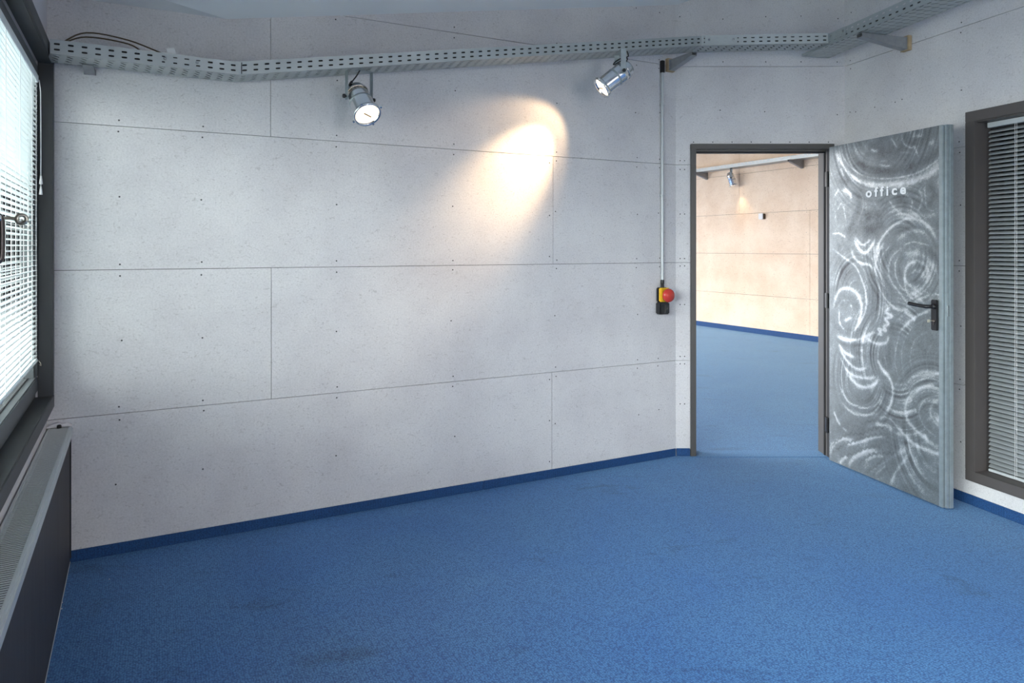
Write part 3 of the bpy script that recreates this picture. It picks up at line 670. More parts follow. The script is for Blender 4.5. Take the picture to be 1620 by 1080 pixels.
(0.0054,0.6,0,[(0.879,0.601),(0.819,0.567),(0.789,0.509),(0.819,0.457),(0.875,0.427)]),
(0.0135,-0.6,0,[(0.854,0.567),(0.862,0.532)]),
(0.0054,0.9,0,[(0.845,0.55),(0.866,0.533)]),
(0.0117,0.7,0,[(0.828,0.466),(0.862,0.489)]),
(0.0092,0.8,0,[(0.749,0.373),(0.767,0.348)]),
(0.0112,-0.3,0,[(0.676,0.543),(0.685,0.447),(0.749,0.388)]),
(0.0084,0.8,0,[(0.561,0.379),(0.619,0.332),(0.676,0.301),(0.749,0.291),(0.871,0.289)]),
(0.0058,0.8,0,[(0.419,0.388),(0.501,0.403),(0.546,0.375),(0.6,0.326),(0.648,0.301)]),
(0.0038,-0.6,0,[(0.522,0.385),(0.6,0.326),(0.638,0.291)]),
(0.0144,0.7,0,[(0.561,0.207),(0.638,0.268)]),
(0.0077,0.6,0,[(0.657,0.273),(0.638,0.222),(0.581,0.143),(0.542,0.084),(0.517,0.013)]),
(0.005,0.4,0,[(0.366,0.045),(0.45,0.119),(0.561,0.207)]),
(0.006,0.4,0,[(0.398,0.039),(0.481,0.121)]),
(0.005,-0.4,0,[(0.408,0.018),(0.501,0.119)]),
(0.0063,-0.6,0,[(0.837,0.221),(0.854,0.139)]),
(0.0101,-0.3,0,[(0.713,0.228),(0.811,0.242)]),
]

LF = Wall((2.086, 4.57), (.258, -.966))
lo = LF.pt(0, 0, 0) - DOORW.pt(0, 0, 0)
LEAFLEN, LZ0, LZ1, LT = .891, .010, 2.063, .050
leaf = bpy.data.objects.new('door_leaf', None); COL.objects.link(leaf); leaf.parent = dr; leaf.location = lo; leaf.rotation_euler = (0, 0, LF.rz)
# the ground face: grid of grinder wear, its bright and dark sheen put into the colour
FW = .848; DX = .0038
nx = int(FW / DX) + 1; nz = int((LZ1 - LZ0) / DX) + 1
gx = np.linspace(0, FW, nx); gz = np.linspace(LZ0, LZ1, nz)
GXm, GZm = np.meshgrid(gx, gz)
val = np.full(GXm.shape, .43)
rng = np.random.default_rng(4)
def catmull(P, n=8, wavy=0):
    P = [np.array(p, float) for p in P]; out = []
    for i in range(len(P) - 1):
        p0 = P[max(i - 1, 0)]; p1 = P[i]; p2 = P[i + 1]; p3 = P[min(i + 2, len(P) - 1)]
        for k in range(n):
            t = k / n; out.append(.5 * (2 * p1 + (p2 - p0) * t + (2 * p0 - 5 * p1 + 4 * p2 - p3) * t * t + (3 * p1 - p0 - 3 * p2 + p3) * t ** 3))
    out.append(P[-1]); out = np.array(out)
    if wavy:
        L = np.concatenate([[0], np.cumsum(np.hypot(*np.diff(out, axis=0).T))])
        u = np.arange(0, L[-1], .004); q = np.stack([np.interp(u, L, out[:, 0]), np.interp(u, L, out[:, 1])], 1)
        q[:, 1] += .006 * np.sin(u * 2 * np.pi / .042); out = q
    return out
def seg_paint(pts, w, v, hair):
    """lay one grinder stroke: soft core plus fine parallel scratches either side"""
    R = w * (5.0 if hair else 4.0) + .004
    x0, x1 = pts[:, 0].min() - R, pts[:, 0].max() + R; z0, z1 = pts[:, 1].min() - R, pts[:, 1].max() + R
    i0, i1 = np.searchsorted(gx, [x0, x1]); j0, j1 = np.searchsorted(gz, [z0, z1])
    if i1 <= i0 or j1 <= j0: return
    X = GXm[j0:j1, i0:i1]; Z = GZm[j0:j1, i0:i1]
    best = np.full(X.shape, 1e9); side = np.zeros(X.shape); along = np.zeros(X.shape)
    n = len(pts) - 1; L = 0
    tot = np.hypot(*np.diff(pts, axis=0).T).sum()
    for k in range(n):
        a = pts[k]; b = pts[k + 1]; d = b - a; l2 = d @ d + 1e-12
        t = np.clip(((X - a[0]) * d[0] + (Z - a[1]) * d[1]) / l2, 0, 1)
        ex = X - (a[0] + d[0] * t); ez = Z - (a[1] + d[1] * t); q = np.hypot(ex, ez); m = q < best
        best[m] = q[m]; side[m] = np.sign((d[0] * ez - d[1] * ex))[m]; along[m] = (L + t * math.sqrt(l2))[m]; L += math.sqrt(l2)
    u = along / max(tot, 1e-6)
    taper = np.clip(np.minimum(u, 1 - u) * 6 + .35, 0, 1)
    w = w * 2.0; core = np.exp(-(best / (w * .62)) ** 2)
    sd = best * side
    lines = .5 + .5 * np.sin(sd * 2 * np.pi / .0105 + 2.6 * np.sin(along * 7) + 8 * sd / w)
    body = core * (.72 + .38 * lines)
    if hair: body += .30 * np.exp(-(best / (w * 1.5)) ** 2) * lines
    V = val[j0:j1, i0:i1]
    k = np.clip(body * taper * abs(v), 0, 1)
    target = .98 if v > 0 else .06
    V += (target - V) * k * .66
# broad background sweeps
for (cx, cz, r0, r1, a0, a1, amp) in [(.55, .75, .05, .42, 60, 300, .17), (.24, 1.08, .05, .3, -90, 200, .17), (.6, 1.38, .05, .36, 0, 360, .17), (.82, .38, .04, .42, 60, 280, .17), (.3, .62, .05, .3, 150, 400, .15), (.42, 2.15, .1, .5, 180, 360, .17)]:
    dx = GXm - cx; dz = GZm - cz; rr = np.hypot(dx, dz * .8); an = np.degrees(np.arctan2(dz, dx))
    inr = (rr > r0) & (rr < r1) & ((((an - a0) % 360) < (a1 - a0)) | (a1 - a0 >= 360))
    w = np.sin(np.clip((rr - r0) / (r1 - r0), 0, 1) * np.pi)
    tab = np.convolve(rng.normal(0, 1, 400), np.hanning(9) / 2.2, 'same'); tab2 = rng.normal(0, 1, 400)
    q = rr + .012 * np.sin(np.radians(an) * 2 + cx * 9); g = np.interp(q, np.linspace(0, .8, 400), tab); g2 = np.interp(q, np.linspace(0, .8, 400), tab2)
    k = .55 + .45 * np.sin(np.radians(an) * 3 + cz * 7)
    val += np.where(inr, amp * w * (1.1 * g + .35 * g2) * k, 0)
order = sorted(range(len(STROKES)), key=lambda i: -STROKES[i][0])
for i in order:
    w, v, wav, P = STROKES[i]
    seg_paint(catmull(P, 6, wav), w, v * (.8 if w < .006 else 1.0), w > .004 and not wav)
for _ in range(2):   # soften as a spinning disc does, keep some of the scratch detail
    p_ = np.pad(val, 1, 'edge'); bl_ = (p_[:-2, 1:-1] + p_[2:, 1:-1] + p_[1:-1, :-2] + p_[1:-1, 2:] + p_[1:-1, 1:-1]) / 5; val = .45 * val + .55 * bl_
val += rng.normal(0, .045, val.shape)
val = np.clip(val, 0, 1)
verts = np.stack([GXm.ravel(), np.full(GXm.size, -.0006), GZm.ravel()], 1)
idx = np.arange(nx * nz).reshape(nz, nx)
faces = np.stack([idx[:-1, :-1].ravel(), idx[:-1, 1:].ravel(), idx[1:, 1:].ravel(), idx[1:, :-1].ravel()], 1)
me = bpy.data.meshes.new('steel_face'); me.from_pydata(verts.tolist(), [], faces.tolist())
at = me.attributes.new('grind', 'FLOAT', 'POINT'); at.data.foreach_set('value', val.ravel().astype(np.float32))
me.materials.append(M['swirl']); fc = bpy.data.objects.new('steel_face', me); COL.objects.link(fc); fc.parent = leaf
fc['label'] = 'ground steel face covered in swirling grinder marks'
mb = MB(); mb.box(0, FW, 0, LT - .002, LZ0, LZ1)
mb.build('door_core', M['edge'], leaf)
mb = MB()   # folded free edge in three steps
mb.bbox(FW + .0002, FW + .022, -.003, .010, LZ0, LZ1, .001); mb.bbox(FW + .0002, FW + .038, .010, .026, LZ0, LZ1, .001); mb.bbox(FW + .0002, LEAFLEN, .0262, LT, LZ0, LZ1, .001)
mb.build('edge_fold', M['edge'], leaf)
mb = MB(); mb.box(FW + .036, FW + .0395, .013, .023, 1.035, 1.095); mb.build('latch_plate', M['chrome'], leaf)
mb = MB(); mb.bbox(FW + .0215, FW + .0235, .0085, .0102, LZ0 + .004, LZ1 - .004, .0004); mb.bbox(FW + .0370, FW + .0385, .0250, .0262, LZ0 + .004, LZ1 - .004, .0002); mb.build('edge_groove', M['seal_gap'], leaf)
# lever handle
mb = MB(); mb.bbox(.803, .845, -.012, -.001, .955, 1.122, .004); pl = mb.build('backplate', M['black'], leaf)
mb = MB()
mb.tube(smooth_path([(.824, -.010, 1.085), (.824, -.040, 1.085), (.818, -.054, 1.085), (.800, -.058, 1.086), (.74, -.058, 1.090), (.702, -.056, 1.094)]), .0098, 12)
mb.lathe([(0, 0), (.015, 0), (.015, .010), (.012, .014), (0, .014)], 16, m=Matrix.Translation((.824, -.012, 1.085)) @ Matrix.Rotation(math.pi / 2, 4, 'X'))
mb.build('lever', M['black'], leaf)
mb = MB(); mb.lathe([(0, 0), (.010, 0), (.010, .006), (0, .006)], 14, m=Matrix.Translation((.824, -.012, 1.005)) @ Matrix.Rotation(math.pi / 2, 4, 'X')); mb.bbox(.820, .828, -.016, -.012, .985, 1.0, .001); mb.build('lock_cylinder', M['handle'], pl)
mb = MB(); mb.tube([(.824, -.017, 1.007), (.822, -.035, 1.007)], .002, 6); mb.bbox(.820, .824, -.052, -.034, .999, 1.015, .001); mb.build('key', M['keymetal'], pl)
# the word on the door
cu = bpy.data.curves.new('lettering', 'FONT'); cu.body = 'office'; cu.size = .0785; cu.offset = .0024; cu.extrude = .0008; cu.space_character = 1.50; cu.resolution_u = 6; cu.align_x = 'LEFT'
tmp = bpy.data.objects.new('lettering', cu); COL.objects.link(tmp); bpy.context.view_layer.update()
wid = tmp.dimensions.x
lm = bpy.data.meshes.new_from_object(tmp.evaluated_get(bpy.context.evaluated_depsgraph_get())); lm.name = 'lettering'
bpy.data.objects.remove(tmp)
lm.materials.clear(); lm.materials.append(M['letter'])
lt = bpy.data.objects.new('lettering', lm); COL.objects.link(lt); lt.parent = leaf; lt.location = (.322, -.0025, 1.712); lt.rotation_euler = (math.radians(90), 0, 0)
lt.scale = (.305 / wid, 1, 1); lt['label'] = 'white lower-case word office'

# ------------------------------------------------------------------ slotted cable trays
def stadium_r(th, hl, hw, rot):
    """distance from the centre of a rounded slot (half length hl, half width hw) to its rim at angle th"""
    c, s = math.cos(th - rot), math.sin(th - rot); lo_, hi = 0.0, hl + hw
    for _ in range(18):
        m = (lo_ + hi) / 2; x, y = abs(c * m), abs(s * m); dx = max(0, x - (hl - hw)); d = math.hypot(dx, y)
        if d < hw: lo_ = m
        else: hi = m
    return lo_
def cell(mb, f, u0, u1, v0, v1, slot=None, mi=0):
    """flat rectangle u0..u1 x v0..v1 with an optional slotted hole, mapped into space by f"""
    if slot is None:
        mb.quad(f(u0, v0), f(u1, v0), f(u1, v1), f(u0, v1), mi); return
    cu_, cv, hl, hw, rot = slot
    cor = [math.atan2(v - cv, u - cu_) for (u, v) in ((u0, v0), (u1, v0), (u1, v1), (u0, v1))]
    loc = [rot + k for k in (0, .35, -.35, math.pi, math.pi + .35, math.pi - .35, math.pi / 2, -math.pi / 2)]
    an = sorted({round((a + math.pi) % (2 * math.pi) - math.pi, 5) for a in cor + loc})
    ho, ou = [], []
    for a in an:
        c, s = math.cos(a), math.sin(a); r_ = stadium_r(a, hl, hw, rot); ho.append(f(cu_ + c * r_, cv + s * r_))
        tx = ((u1 if c > 0 else u0) - cu_) / c if abs(c) > 1e-9 else 1e9; ty = ((v1 if s > 0 else v0) - cv) / s if abs(s) > 1e-9 else 1e9
        t = min(tx, ty); ou.append(f(cu_ + c * t, cv + s * t))
    n = len(an); mb.add(ou + ho, [(i, (i + 1) % n, n + (i + 1) % n, n + i) for i in range(n)], mi)
def tray_section(parent, name, P, Q, bP, bQ, h, side0=0.0, back=True, pitch=.050, diag=1, simple=False):
    """P, Q: lower front edge ends; bP, bQ: vectors to the lower back edge; h: side height"""
    P, Q, bP, bQ = map(Vector, (P, Q, bP, bQ)); L = (Q - P).length; n = max(1, int(round(L / pitch))); up = Vector((0, 0, 1)); w = (bP.length + bQ.length) / 2
    mb = MB()
    def side(b0, b1):
        return lambda u, v: (P + b0).lerp(Q + b1, u / L) + up * v
    def bottom(u, v):
        k = v / w; return (P + bP * k).lerp(Q + bQ * k, u / L)
    for i in range(n):
        u0, u1 = L * i / n, L * (i + 1) / n; um = (u0 + u1) / 2; hl = min(.011, (u1 - u0) * .25)
        if u1 > side0:
            f = side(Vector(), Vector()); cell(mb, f, u0, u1, 0, .008); cell(mb, f, u0, u1, .008, h * .48, (um, h * .30, hl, .0042, 0)); cell(mb, f, u0, u1, h * .48, h - .004, (um, h * .70, hl, .0042, 0)); cell(mb, f, u0, u1, h - .004, h)
        else:
            f = side(Vector(), Vector()); cell(mb, f, u0, u1, 0, .014)
        if back:
            f = side(bP, bQ); cell(mb, f, u0, u1, 0, .008); cell(mb, f, u0, u1, .008, h * .48, (um, h * .30, hl, .0042, 0)); cell(mb, f, u0, u1, h * .48, h, (um, h * .72, hl, .0042, 0))
        e = .026
        cell(mb, bottom, u0, u1, 0, e, (um, e * .6, hl * 1.45, .0042, 0)); cell(mb, bottom, u0, u1, w - e, w, (um, w - e * .6, hl * 1.45, .0042, 0))
        m = 3 if w > .15 else 2; step = (w - 2 * e) / m
        for j in range(m): cell(mb, bottom, u0, u1, e + step * j, e + step * (j + 1), (um, e + step * (j + .5), min(step * .47, .024), .0044, math.radians(52 * diag)))
    f = lambda u, v: P.lerp(Q, u / L) + up * h + bP.normalized() * v          # rolled lip along the top
    g0 = side0
    mb.quad(f(g0, 0), f(L, 0), f(L, .010), f(g0, .010))
    o = mb.build(name, M['tray'], parent); solid(o, .0014, 0); return o
A0 = Vector((-1.905, 2.866, 2.206)); A1 = Vector((-1.266, 3.223, 2.206)); B1 = Vector((1.195, 4.382, 2.678)); C1 = Vector((1.973, 4.332, 2.678))
nin = LONG.y * -1
tr = thing('cable_tray', 'galvanised slotted cable tray running along the walls under the ceiling', 'cable tray', A0)
def rel(v): return Vector(v) - A0
bA0 = nin * .170 + LONG.d * .03; bA = nin * .170; bB = Vector((-.02, .165, 0))
tray_section(tr, 'tray_section', rel(A0), rel(A1), bA0, bA, .058)
tray_section(tr, 'tray_section', rel(A1), rel(B1), bA, bB, .060, diag=-1)
tray_section(tr, 'tray_section', rel(B1), rel(C1), bB, Vector((0, .155, 0)), .062, diag=1)
dD = Vector((.2181, -.9759, 0)); bD = Vector((.9759, .2181, 0)) * .20
D0 = Vector((1.914, 4.592, 2.666)); D1 = D0 + dD * 1.86
tray_section(tr, 'tray_section', rel(D0), rel(D1), bD, bD, .066, side0=.262, diag=1)
mb = MB(); q = [rel(D0), rel(D0 + bD), rel(D0 + bD) + Vector((0, 0, .03)), rel(D0) + Vector((0, 0, .018))]; mb.quad(*q); o = mb.build('end_plate', M['tray'], tr); solid(o, .0014, 0)
def splice(P, d, u0, u1, off, h=.050):
    mb = MB(); d = Vector(d).normalized(); n_ = Vector((d.y, -d.x, 0)).normalized(); n_ = n_ if n_.y < 0 else -n_
    a = rel(P) + d * u0 + n_ * off; b = rel(P) + d * u1 + n_ * off; z = Vector((0, 0, 1))
    L = (b - a).length; f = lambda u, v: a.lerp(b, u / L) + z * (v + .005)
    k = max(1, int(round(L / .05)))
    for i in range(k):
        for (v0, v1) in ((0, h / 2), (h / 2, h)): cell(mb, f, L * i / k, L * (i + 1) / k, v0, v1, (L * (i + .5) / k, (v0 + v1) / 2, .011, .0032, 0))
    o = mb.build('splice_plate', M['tray'], tr); solid(o, .0016, 0)
    for u in (u0 + .05 * .5, u1 - .05 * .5):
        mb = MB(); c = rel(P) + d * (u + .0) + n_ * (off + .001) + z * .033
        mt = Matrix.Translation(c) @ n_.to_track_quat('Z', 'Y').to_matrix().to_4x4(); mb.lathe([(0, .004), (.005, .004), (.007, .001), (.007, 0)], 10, m=mt); mb.build('bolt', M['bracket'], tr)
splice(A0, A1 - A0, .40, .58, .003)
splice(B1, C1 - B1, .02, .22, .003)
splice(C1, dD, .0, .16, .003)
mb = MB(); p = rel(A1) + Vector((0, 0, .004)); mb.box(-.0015, .0015, -.0025, .0, 0, .052, m=Matrix.Translation(p + Vector((.012, .002, 0))) @ Matrix.Rotation(math.radians(27), 4, 'Z')); mb.build('joint_gap', M['seal_gap'], tr)

# black tubes added in the tray so its slots read as dark shade
bz = Vector((0, 0, 1))
for k, (fr, r_, zz, lab) in enumerate([(.13, .015, .017, 'front black tube added in the slotted tray to darken its slots'), (.34, .016, .018, 'second black tube added in the slotted tray to darken its slots'), (.56, .016, .018, 'third black tube added in the slotted tray to darken its slots'), (.80, .016, .018, 'rear black tube added in the slotted tray to darken its slots'), (.24, .013, .0445, 'upper black tube added on the others in the tray to darken its slots')]):
    pts = [A0 + bA0 * fr + (A1 - A0) * .012, A0.lerp(A1, .5) + bA * fr, A1 + bA * fr, A1.lerp(B1, .5) + (bA + bB) * .5 * fr, B1 + bB * fr, D0 + bD * fr + dD * (.262 - .115 * fr) + bz * .013, D0 + bD * fr + dD * .42, D0 + bD * fr + dD * 1.84]
    mb = MB(); mb.tube([p + bz * zz - A0 for p in pts], r_, 10); tag(mb.build('slot_dark_filler', M['wire'], None, A0), lab, 'cable')

# wall brackets that carry the tray
def bracket(loc, direction, L, h0, h1, label, wood=True, wl=''):
    """wedge-shaped cantilever arm: direction points out of the wall"""
    d = Vector(direction).normalized(); rz = math.atan2(d.y, d.x)
    if wood:
        w_ = thing('wood_block', wl, 'wood block', loc, rz); mb = MB(); mb.bbox(0, .028, -.03, .03, -h0 - .004, .012, .002); mb.build('block', M['wood'], w_)
    t = thing('tray_bracket', label, 'bracket', loc, rz); x0 = .0285 if wood else .001
    mb = MB(); mb.bbox(x0, x0 + .006, -.024, .024, -h0, .004, .001); mb.build('wall_plate', M['bracket'], t)
    mb = MB()
    for y in (-.020, .020):
        a, b = x0 + .006, x0 + L
        vs = [(a, y - .001, 0), (b, y - .001, 0), (b, y - .001, -h1), (a, y - .001, -h0)] + [(a, y + .001, 0), (b, y + .001, 0), (b, y + .001, -h1), (a, y + .001, -h0)]
        mb.add(vs, [(0, 1, 2, 3), (7, 6, 5, 4), (0, 4, 5, 1), (1, 5, 6, 2), (2, 6, 7, 3), (3, 7, 4, 0)])
    mb.box(x0 + .006, x0 + L, -.020, .020, -.002, 0)
    mb.add([(x0 + .006, -.02, -h0), (x0 + L, -.02, -h1), (x0 + L, .02, -h1), (x0 + .006, .02, -h0), (x0 + .006, -.02, -h0 + .002), (x0 + L, -.02, -h1 + .002), (x0 + L, .02, -h1 + .002), (x0 + .006, .02, -h0 + .002)], [(3, 2, 1, 0), (4, 5, 6, 7), (0, 1, 5, 4), (2, 3, 7, 6)])
    mb.build('arm', M['bracket'], t)
    for z in (-.014, -h0 + .014):
        mb = MB(); mb.lathe([(0, .004), (.004, .004), (.006, 0)], 8, m=Matrix.Translation((x0 + .006, 0, z)) @ Matrix.Rotation(math.pi / 2, 4, 'Y')); mb.build('bolt', M['black'], t)
    return t
bracket(RIGHT.pt(.515, -.001, 2.664), -RIGHT.y, .33, .072, .022, 'wedge-shaped zinc bracket under the tray on the right wall', True, 'small wood block behind the bracket on the right wall')
bracket(LONG.pt(.060, .001, 2.652), LONG.y, .22, .070, .02, 'zinc bracket under the tray beside the conduit top', True, 'yellowish wood block beside the top of the grey conduit')
bracket(LONG.pt(3.385, .001, 2.203), LONG.y, .12, .020, .004, 'small pale bracket under the left end of the tray', False)

# loose cables lying over the left end of the tray
for k, (dz, dy, x_end, lab) in enumerate([(.068, .04, 1.0, 'upper brown cable bowing over the left end of the tray'), (.048, .02, .80, 'lower brown cable bowing over the left end of the tray')]):
    mb = MB(); P0 = A0 + nin * (.082 + .014 * k)
    pts = [P0 + LONG.d * (.02) + Vector((0, 0, .035)), P0 + LONG.d * -.03 + Vector((0, 0, .066)), P0 + LONG.d * -.12 + nin * dy + Vector((0, 0, .066 + dz)), P0 + LONG.d * -.28 + nin * dy + Vector((0, 0, .062 + dz * .9)), P0 + LONG.d * -.45 * x_end + nin * .01 + Vector((0, 0, .066 - .004 * k)), P0 + LONG.d * -.60 * x_end + Vector((0, 0, .052)), P0 + LONG.d * -.66 * x_end + Vector((0, 0, .042))]
    o = mb_o = mb; mb.tube(smooth_path([p - A0 for p in pts]), .0034, 8); o = mb.build('cable', M['brown_wire'], None, A0); tag(o, lab, 'cable', 'brown cables at the left end of the tray')
tg = MB(); P = A0 + LONG.d * -.455 + nin * .03 + Vector((0, 0, .058)); tg.bbox(-.016, .016, -.0012, .0012, 0, .030, .0005, m=Matrix.Rotation(math.radians(27), 4, 'Z') @ Matrix.Rotation(math.radians(-18), 4, 'Y'))
tag(tg.build('cable_tag', M['paper'], None, P), 'white cable tag sticking up behind the left part of the tray', 'tag')

# ------------------------------------------------------------------ spotlights
def spotlight(pivot, dirv, top_z, R, F, Bk, label, group, power, seed=0, lit=True, cable=None, cone=70, blend=.9, aim=None, core=0, core_aim=None):
    d = Vector(dirv).normalized(); a = Vector((d.y, -d.x, 0)).normalized(); 
    t = thing('spotlight', label, 'spotlight', pivot, math.atan2(a.y, a.x), group)
    Rz = Matrix.Rotation(math.atan2(a.y, a.x), 4, 'Z'); di = Rz.inverted().to_3x3() @ d                 # aim in local axes (x = yoke axis)
    q = (-di).to_track_quat('Z', 'Y').to_matrix().to_4x4()                                               # can axis: +z back, -z lens
    def canp(mb, name, mat, par): return mb.build(name, mat, par)
    mb = MB(); mb.lathe([(R * .98, -F + .012), (R, -F + .016), (R, .0), (R * 1.015, .002), (R * 1.015, .010), (R * .99, .012), (R * .97, Bk * .35)], 32, m=q)
    mb.lathe([(R * .95, -F + .012), (R * .95, 0)], 32, m=q)
    can = mb.build('can', M['chrome'], t)
    mb = MB(); mb.lathe([(R * 1.002, -F * .30), (R * 1.03, -F * .29), (R * 1.03, -F * .23), (R * 1.002, -F * .22)], 32, m=q); mb.build('band', M['edge'], can)
    mb = MB(); mb.lathe([(R * 1.0, Bk * .34), (R * 1.03, Bk * .36), (R * 1.03, Bk * .44), (R * .96, Bk * .48), (R * .88, Bk * .72), (R * .66, Bk * .93), (R * .30, Bk), (0, Bk * 1.01)], 32, m=q); mb.build('rear_cap', M['chrome'], t)
    mb = MB(); mb.lathe([(R * .94, -F + .018), (R * 1.10, -F + .016), (R * 1.22, -F + .006), (R * 1.24, -F - .004), (R * 1.16, -F - .008), (R * 1.04, -F - .004), (R * .97, -F + .010)], 32, m=q); rim = mb.build('front_rim', M['chrome'], t)
    for k in range(4):
        an = math.radians(45 + 90 * k); mm = q @ Matrix.Rotation(an, 4, 'Z') @ Matrix.Translation((R * 1.22, 0, -F)); mb = MB(); mb.bbox(-.002, .010, -.005, .005, -.004, .006, .001, m=mm); mb.build('clip', M['chrome'], rim)
    mb = MB(); mb.lathe([(R * .97, -F + .004), (R * .7, -F + .000), (R * .35, -F - .003), (0, -F - .004)], 28, m=q); lens = mb.build('lens', M['lamp'] if lit else M['chrome'], t)
    if lit: lens['label'] = 'glowing warm lens'
    mb = MB(); mb.bbox(-R * .42, R * .42, -.0035, .0035, -F - .008, -F - .0045, .001, m=q @ Matrix.Rotation(math.radians(20), 4, 'Z')); mb.build('glare_bar', M['filament'], lens)
    H = top_z - pivot[2]; wd = R + .010
    mb = MB(); mb.bbox(-wd, wd, -.016, .016, H - .003, H, .001); mb.bbox(-wd - .002, -wd, -.016, .016, -.016, H, .0006); mb.bbox(wd, wd + .002, -.016, .016, -.016, H, .0006); mb.build('yoke', M['edge'], t)
    for s in (-1, 1):
        mb = MB(); mb.lathe([(0, 0), (.004, 0), (.004, .006), (.010, .007), (.011, .012), (.010, .018), (0, .019)], 14, m=Matrix.Translation((s * (wd + .002), 0, 0)) @ Matrix.Rotation(s * math.pi / 2, 4, 'Y')); mb.build('knob', M['black'], t)
    cb = cable(q, H, Bk, R); mb = MB(); mb.tube(smooth_path(cb), .0036, 8); mb.build('flex', M['wire'], t)
    if lit:
        l = bpy.data.lights.new('bulb_light', 'SPOT'); l.energy = power; l.color = (1.0, .69, .39); l.spot_size = math.radians(cone); l.spot_blend = blend; l.shadow_soft_size = R * .5
        o = bpy.data.objects.new('bulb_light', l); COL.objects.link(o); o.parent = t
        ai = Rz.inverted().to_3x3() @ Vector(aim or dirv).normalized(); qa = (-ai).to_track_quat('Z', 'Y').to_matrix().to_4x4()
        lp = (q @ Matrix.Translation((0, 0, -F - .012))).to_translation()
        o.matrix_local = Matrix.Translation(lp) @ qa
        if core:   # the tight hot centre of the reflector beam
            l2 = l.copy(); l2.energy = core; l2.spot_size = math.radians(46); l2.spot_blend = 1.0; l2.shadow_soft_size = R * .4
            o2 = bpy.data.objects.new('bulb_light', l2); COL.objects.link(o2); o2.parent = t; ci = Rz.inverted().to_3x3() @ Vector(core_aim).normalized(); o2.matrix_local = Matrix.Translation(lp) @ (-ci).to_track_quat('Z', 'Y').to_matrix().to_4x4()
    return t
G = 'spotlights hanging from the cable tray'
def cab1(q, H, Bk, R): return [(.0, .01, H), (.012, -.006, H - .03), (.045, -.02, H * .45), tuple(q @ Vector((R * .35, R * .5, Bk * 1.1))), tuple(q @ Vector((R * .2, R * .3, Bk * .96)))]
def cab2(q, H, Bk, R):
    e = q @ Vector((0, 0, Bk * 1.0)); return [(-.02, -.035, H), (-.01, -.045, H - .028), (.0, -.01, H - .035), (.005, .030, H - .06), (.004, .034, H * .42), (e.x, e.y + .020, e.z + .045), (e.x, e.y + .035, e.z + .004), (e.x, e.y + .022, e.z - .012), tuple(e)]
spotlight((-.776, 3.53, 2.163), (.426, -.522, -.739), 2.304, .058, .130, .088, 'polished spotlight left of centre tilted down towards the viewer', G, SPOT_POWER[0], cable=cab1, cone=75)
spotlight((.635, 4.08, 2.424), (-.775, -.10, -.605), 2.552, .056, .140, .078, 'polished spotlight nearer the conduit aimed down at the long wall', G, SPOT_POWER[1], cable=cab2, cone=76, blend=.45, aim=(-.786, .133, -.603), core=60, core_aim=(-.56, .085, -.55))

# tray, spotlight and small box of the far room
ft = thing('cable_tray', 'galvanised cable tray high on the wall of the next room, seen through the doorway', 'cable tray', FAR.pt(0, -.25, 2.722), FAR.rz)
for k in range(3): tray_section(ft, 'tray_section', (-2.4 + 2.4 * k, 0, 0), (2.4 * k - .006, 0, 0), (0, .2, 0), (0, .2, 0), .056, pitch=.075, diag=1)
for k, (s_, lab) in enumerate([(.30, 'far room bracket under the tray, left of the small spotlight'), (2.30, 'far room bracket under the tray, right of the small spotlight')]):
    t = bracket(FAR.pt(s_, -.001, 2.72), -FAR.y, .30, .12, .03, lab, False)
spotlight(tuple(FAR.pt(1.02, -.16, 2.56)), (.25, -.10, -.96), 2.72, .058, .13, .10, 'small polished spotlight in the next room, seen through the doorway', None, SPOT_POWER[2], cable=lambda q, H, Bk, R: [(.05, .02, H), (.09, .0, H - .01), (.11, .0, H - .05), (.06, 0, H - .07), tuple(q @ Vector((0, 0, Bk)))], cone=60)
bx = thing('wall_box', 'small white box on the wall of the next room', 'wall box', FAR.pt(1.55, 0, 1.90), FAR.rz)
mb = MB(); mb.bbox(-.045, .045, -.062, -.001, -.045, .05, .006); mb.build('box_cover', M['paper'], bx)
mb = MB(); mb.bbox(.0452, .047, -.055, -.004, -.04, .045, .001); mb.build('side_plate', M['brown_wire'], bx)

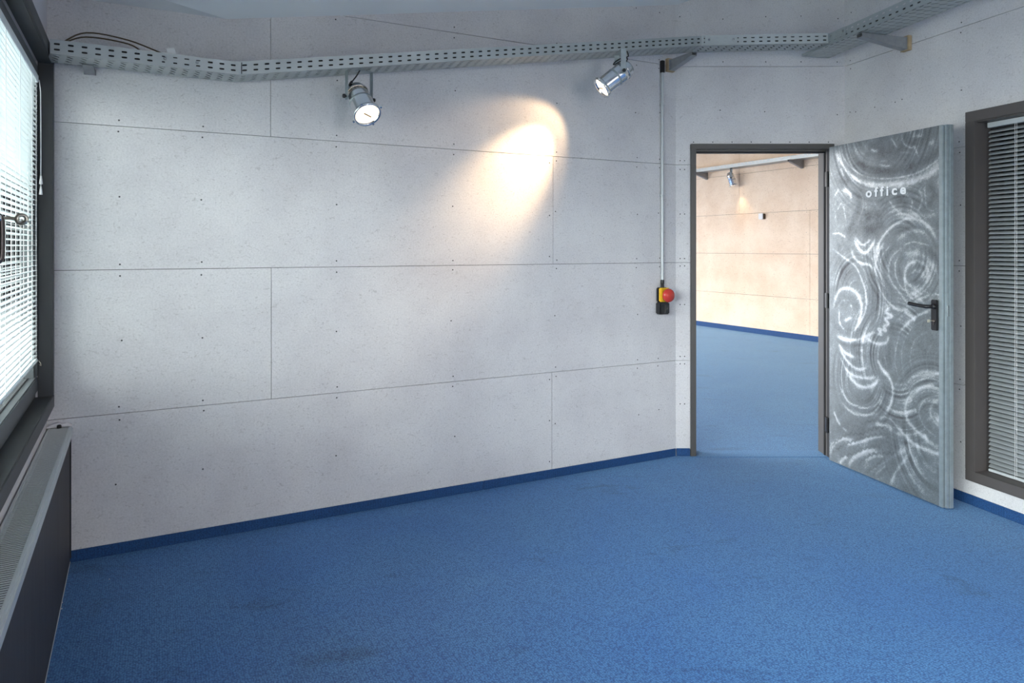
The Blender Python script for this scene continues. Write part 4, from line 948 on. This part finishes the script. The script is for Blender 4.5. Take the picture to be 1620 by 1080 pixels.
# ------------------------------------------------------------------ conduit and emergency stop
cd = thing('conduit', 'thin grey vertical conduit pipe running down the long wall to the red button', 'conduit', LONG.pt(.125, .014, 0), LONG.rz)
mb = MB(); mb.tube([(0, 0, 1.185), (0, 0, 2.61)], .0095, 14); mb.build('pipe', M['conduit'], cd)
mb = MB(); mb.bbox(-.012, .012, -.012, .012, 2.565, 2.645, .002); mb.build('top_socket', M['black'], cd)
mb = MB(); mb.lathe([(.0105, 1.190), (.0125, 1.186), (.0125, 1.165), (.0105, 1.160), (.0105, 1.140)], 14); mb.build('gland', M['black'], cd)
for z in (1.75, 2.35):
    mb = MB(); mb.bbox(-.014, .014, -.0135, .0102, z - .006, z + .006, .002); mb.build('pipe_clip', M['conduit'], cd)
es = thing('emergency_stop', 'yellow and black emergency stop switch with a big red mushroom button', 'emergency stop button', LONG.pt(.128, .0008, 1.092), LONG.rz)
mb = MB(); mb.bbox(-.040, .040, 0, .022, -.048, .048, .006); mb.build('back_box', M['black'], es)
mb = MB(); mb.bbox(-.038, .038, .0222, .052, -.046, .046, .006); mb.build('front_cover', M['yellow'], es)
mb = MB(); mb.lathe([(.018, 0), (.018, .012), (.030, .013), (.043, .018), (.0455, .027), (.041, .040), (.026, .047), (.012, .051), (0, .052)], 28, m=Matrix.Translation((0, .052, -.002)) @ Matrix.Rotation(-math.pi / 2, 4, 'X')); rb_ = mb.build('mushroom_button', M['red'], es)
rb_['label'] = 'glossy red mushroom button'
sb = thing('switch_box', 'small black switch box under the red emergency button', 'switch box', LONG.pt(.132, .0008, 1.003), LONG.rz)
mb = MB(); mb.bbox(-.041, .041, 0, .050, -.040, .040, .007); mb.build('housing', M['black'], sb)
mb = MB(); mb.bbox(-.004, .004, .0502, .052, -.028, .026, .001); mb.build('seam_strip', M['handle'], sb)
mb = MB(); mb.bbox(-.006, .006, .0502, .056, -.006, .006, .001, m=Matrix.Translation((-.018, 0, 0))); mb.build('rocker', M['handle'], sb)

# ------------------------------------------------------------------ crumbs on the carpet
for (px, py, rr, lab) in [(98.5, 953, .004, 'tiny white scrap on the carpet by the radiator, farther of the pair'), (97.5, 963, .0045, 'tiny white scrap on the carpet by the radiator, nearer of the pair'), (173, 916, .003, 'tiny white scrap on the carpet near the dark skirting')]:
    Y = 1.406 * 1100 / (py - 391); X = (px - 810) * Y / 1100
    mb = MB(); r = random.Random(int(px)); mb.add([(r.uniform(.6, 1) * rr * math.cos(a) , r.uniform(.6, 1) * rr * math.sin(a), 0) for a in np.linspace(0, 5.3, 6)] + [(0, 0, rr * .6)], [(5, 4, 3, 2, 1, 0)] + [(i, (i + 1) % 6, 6) for i in range(6)])
    tag(mb.build('paper_scrap', M['paper'], None, (X, Y, .0005)), lab, 'scrap')
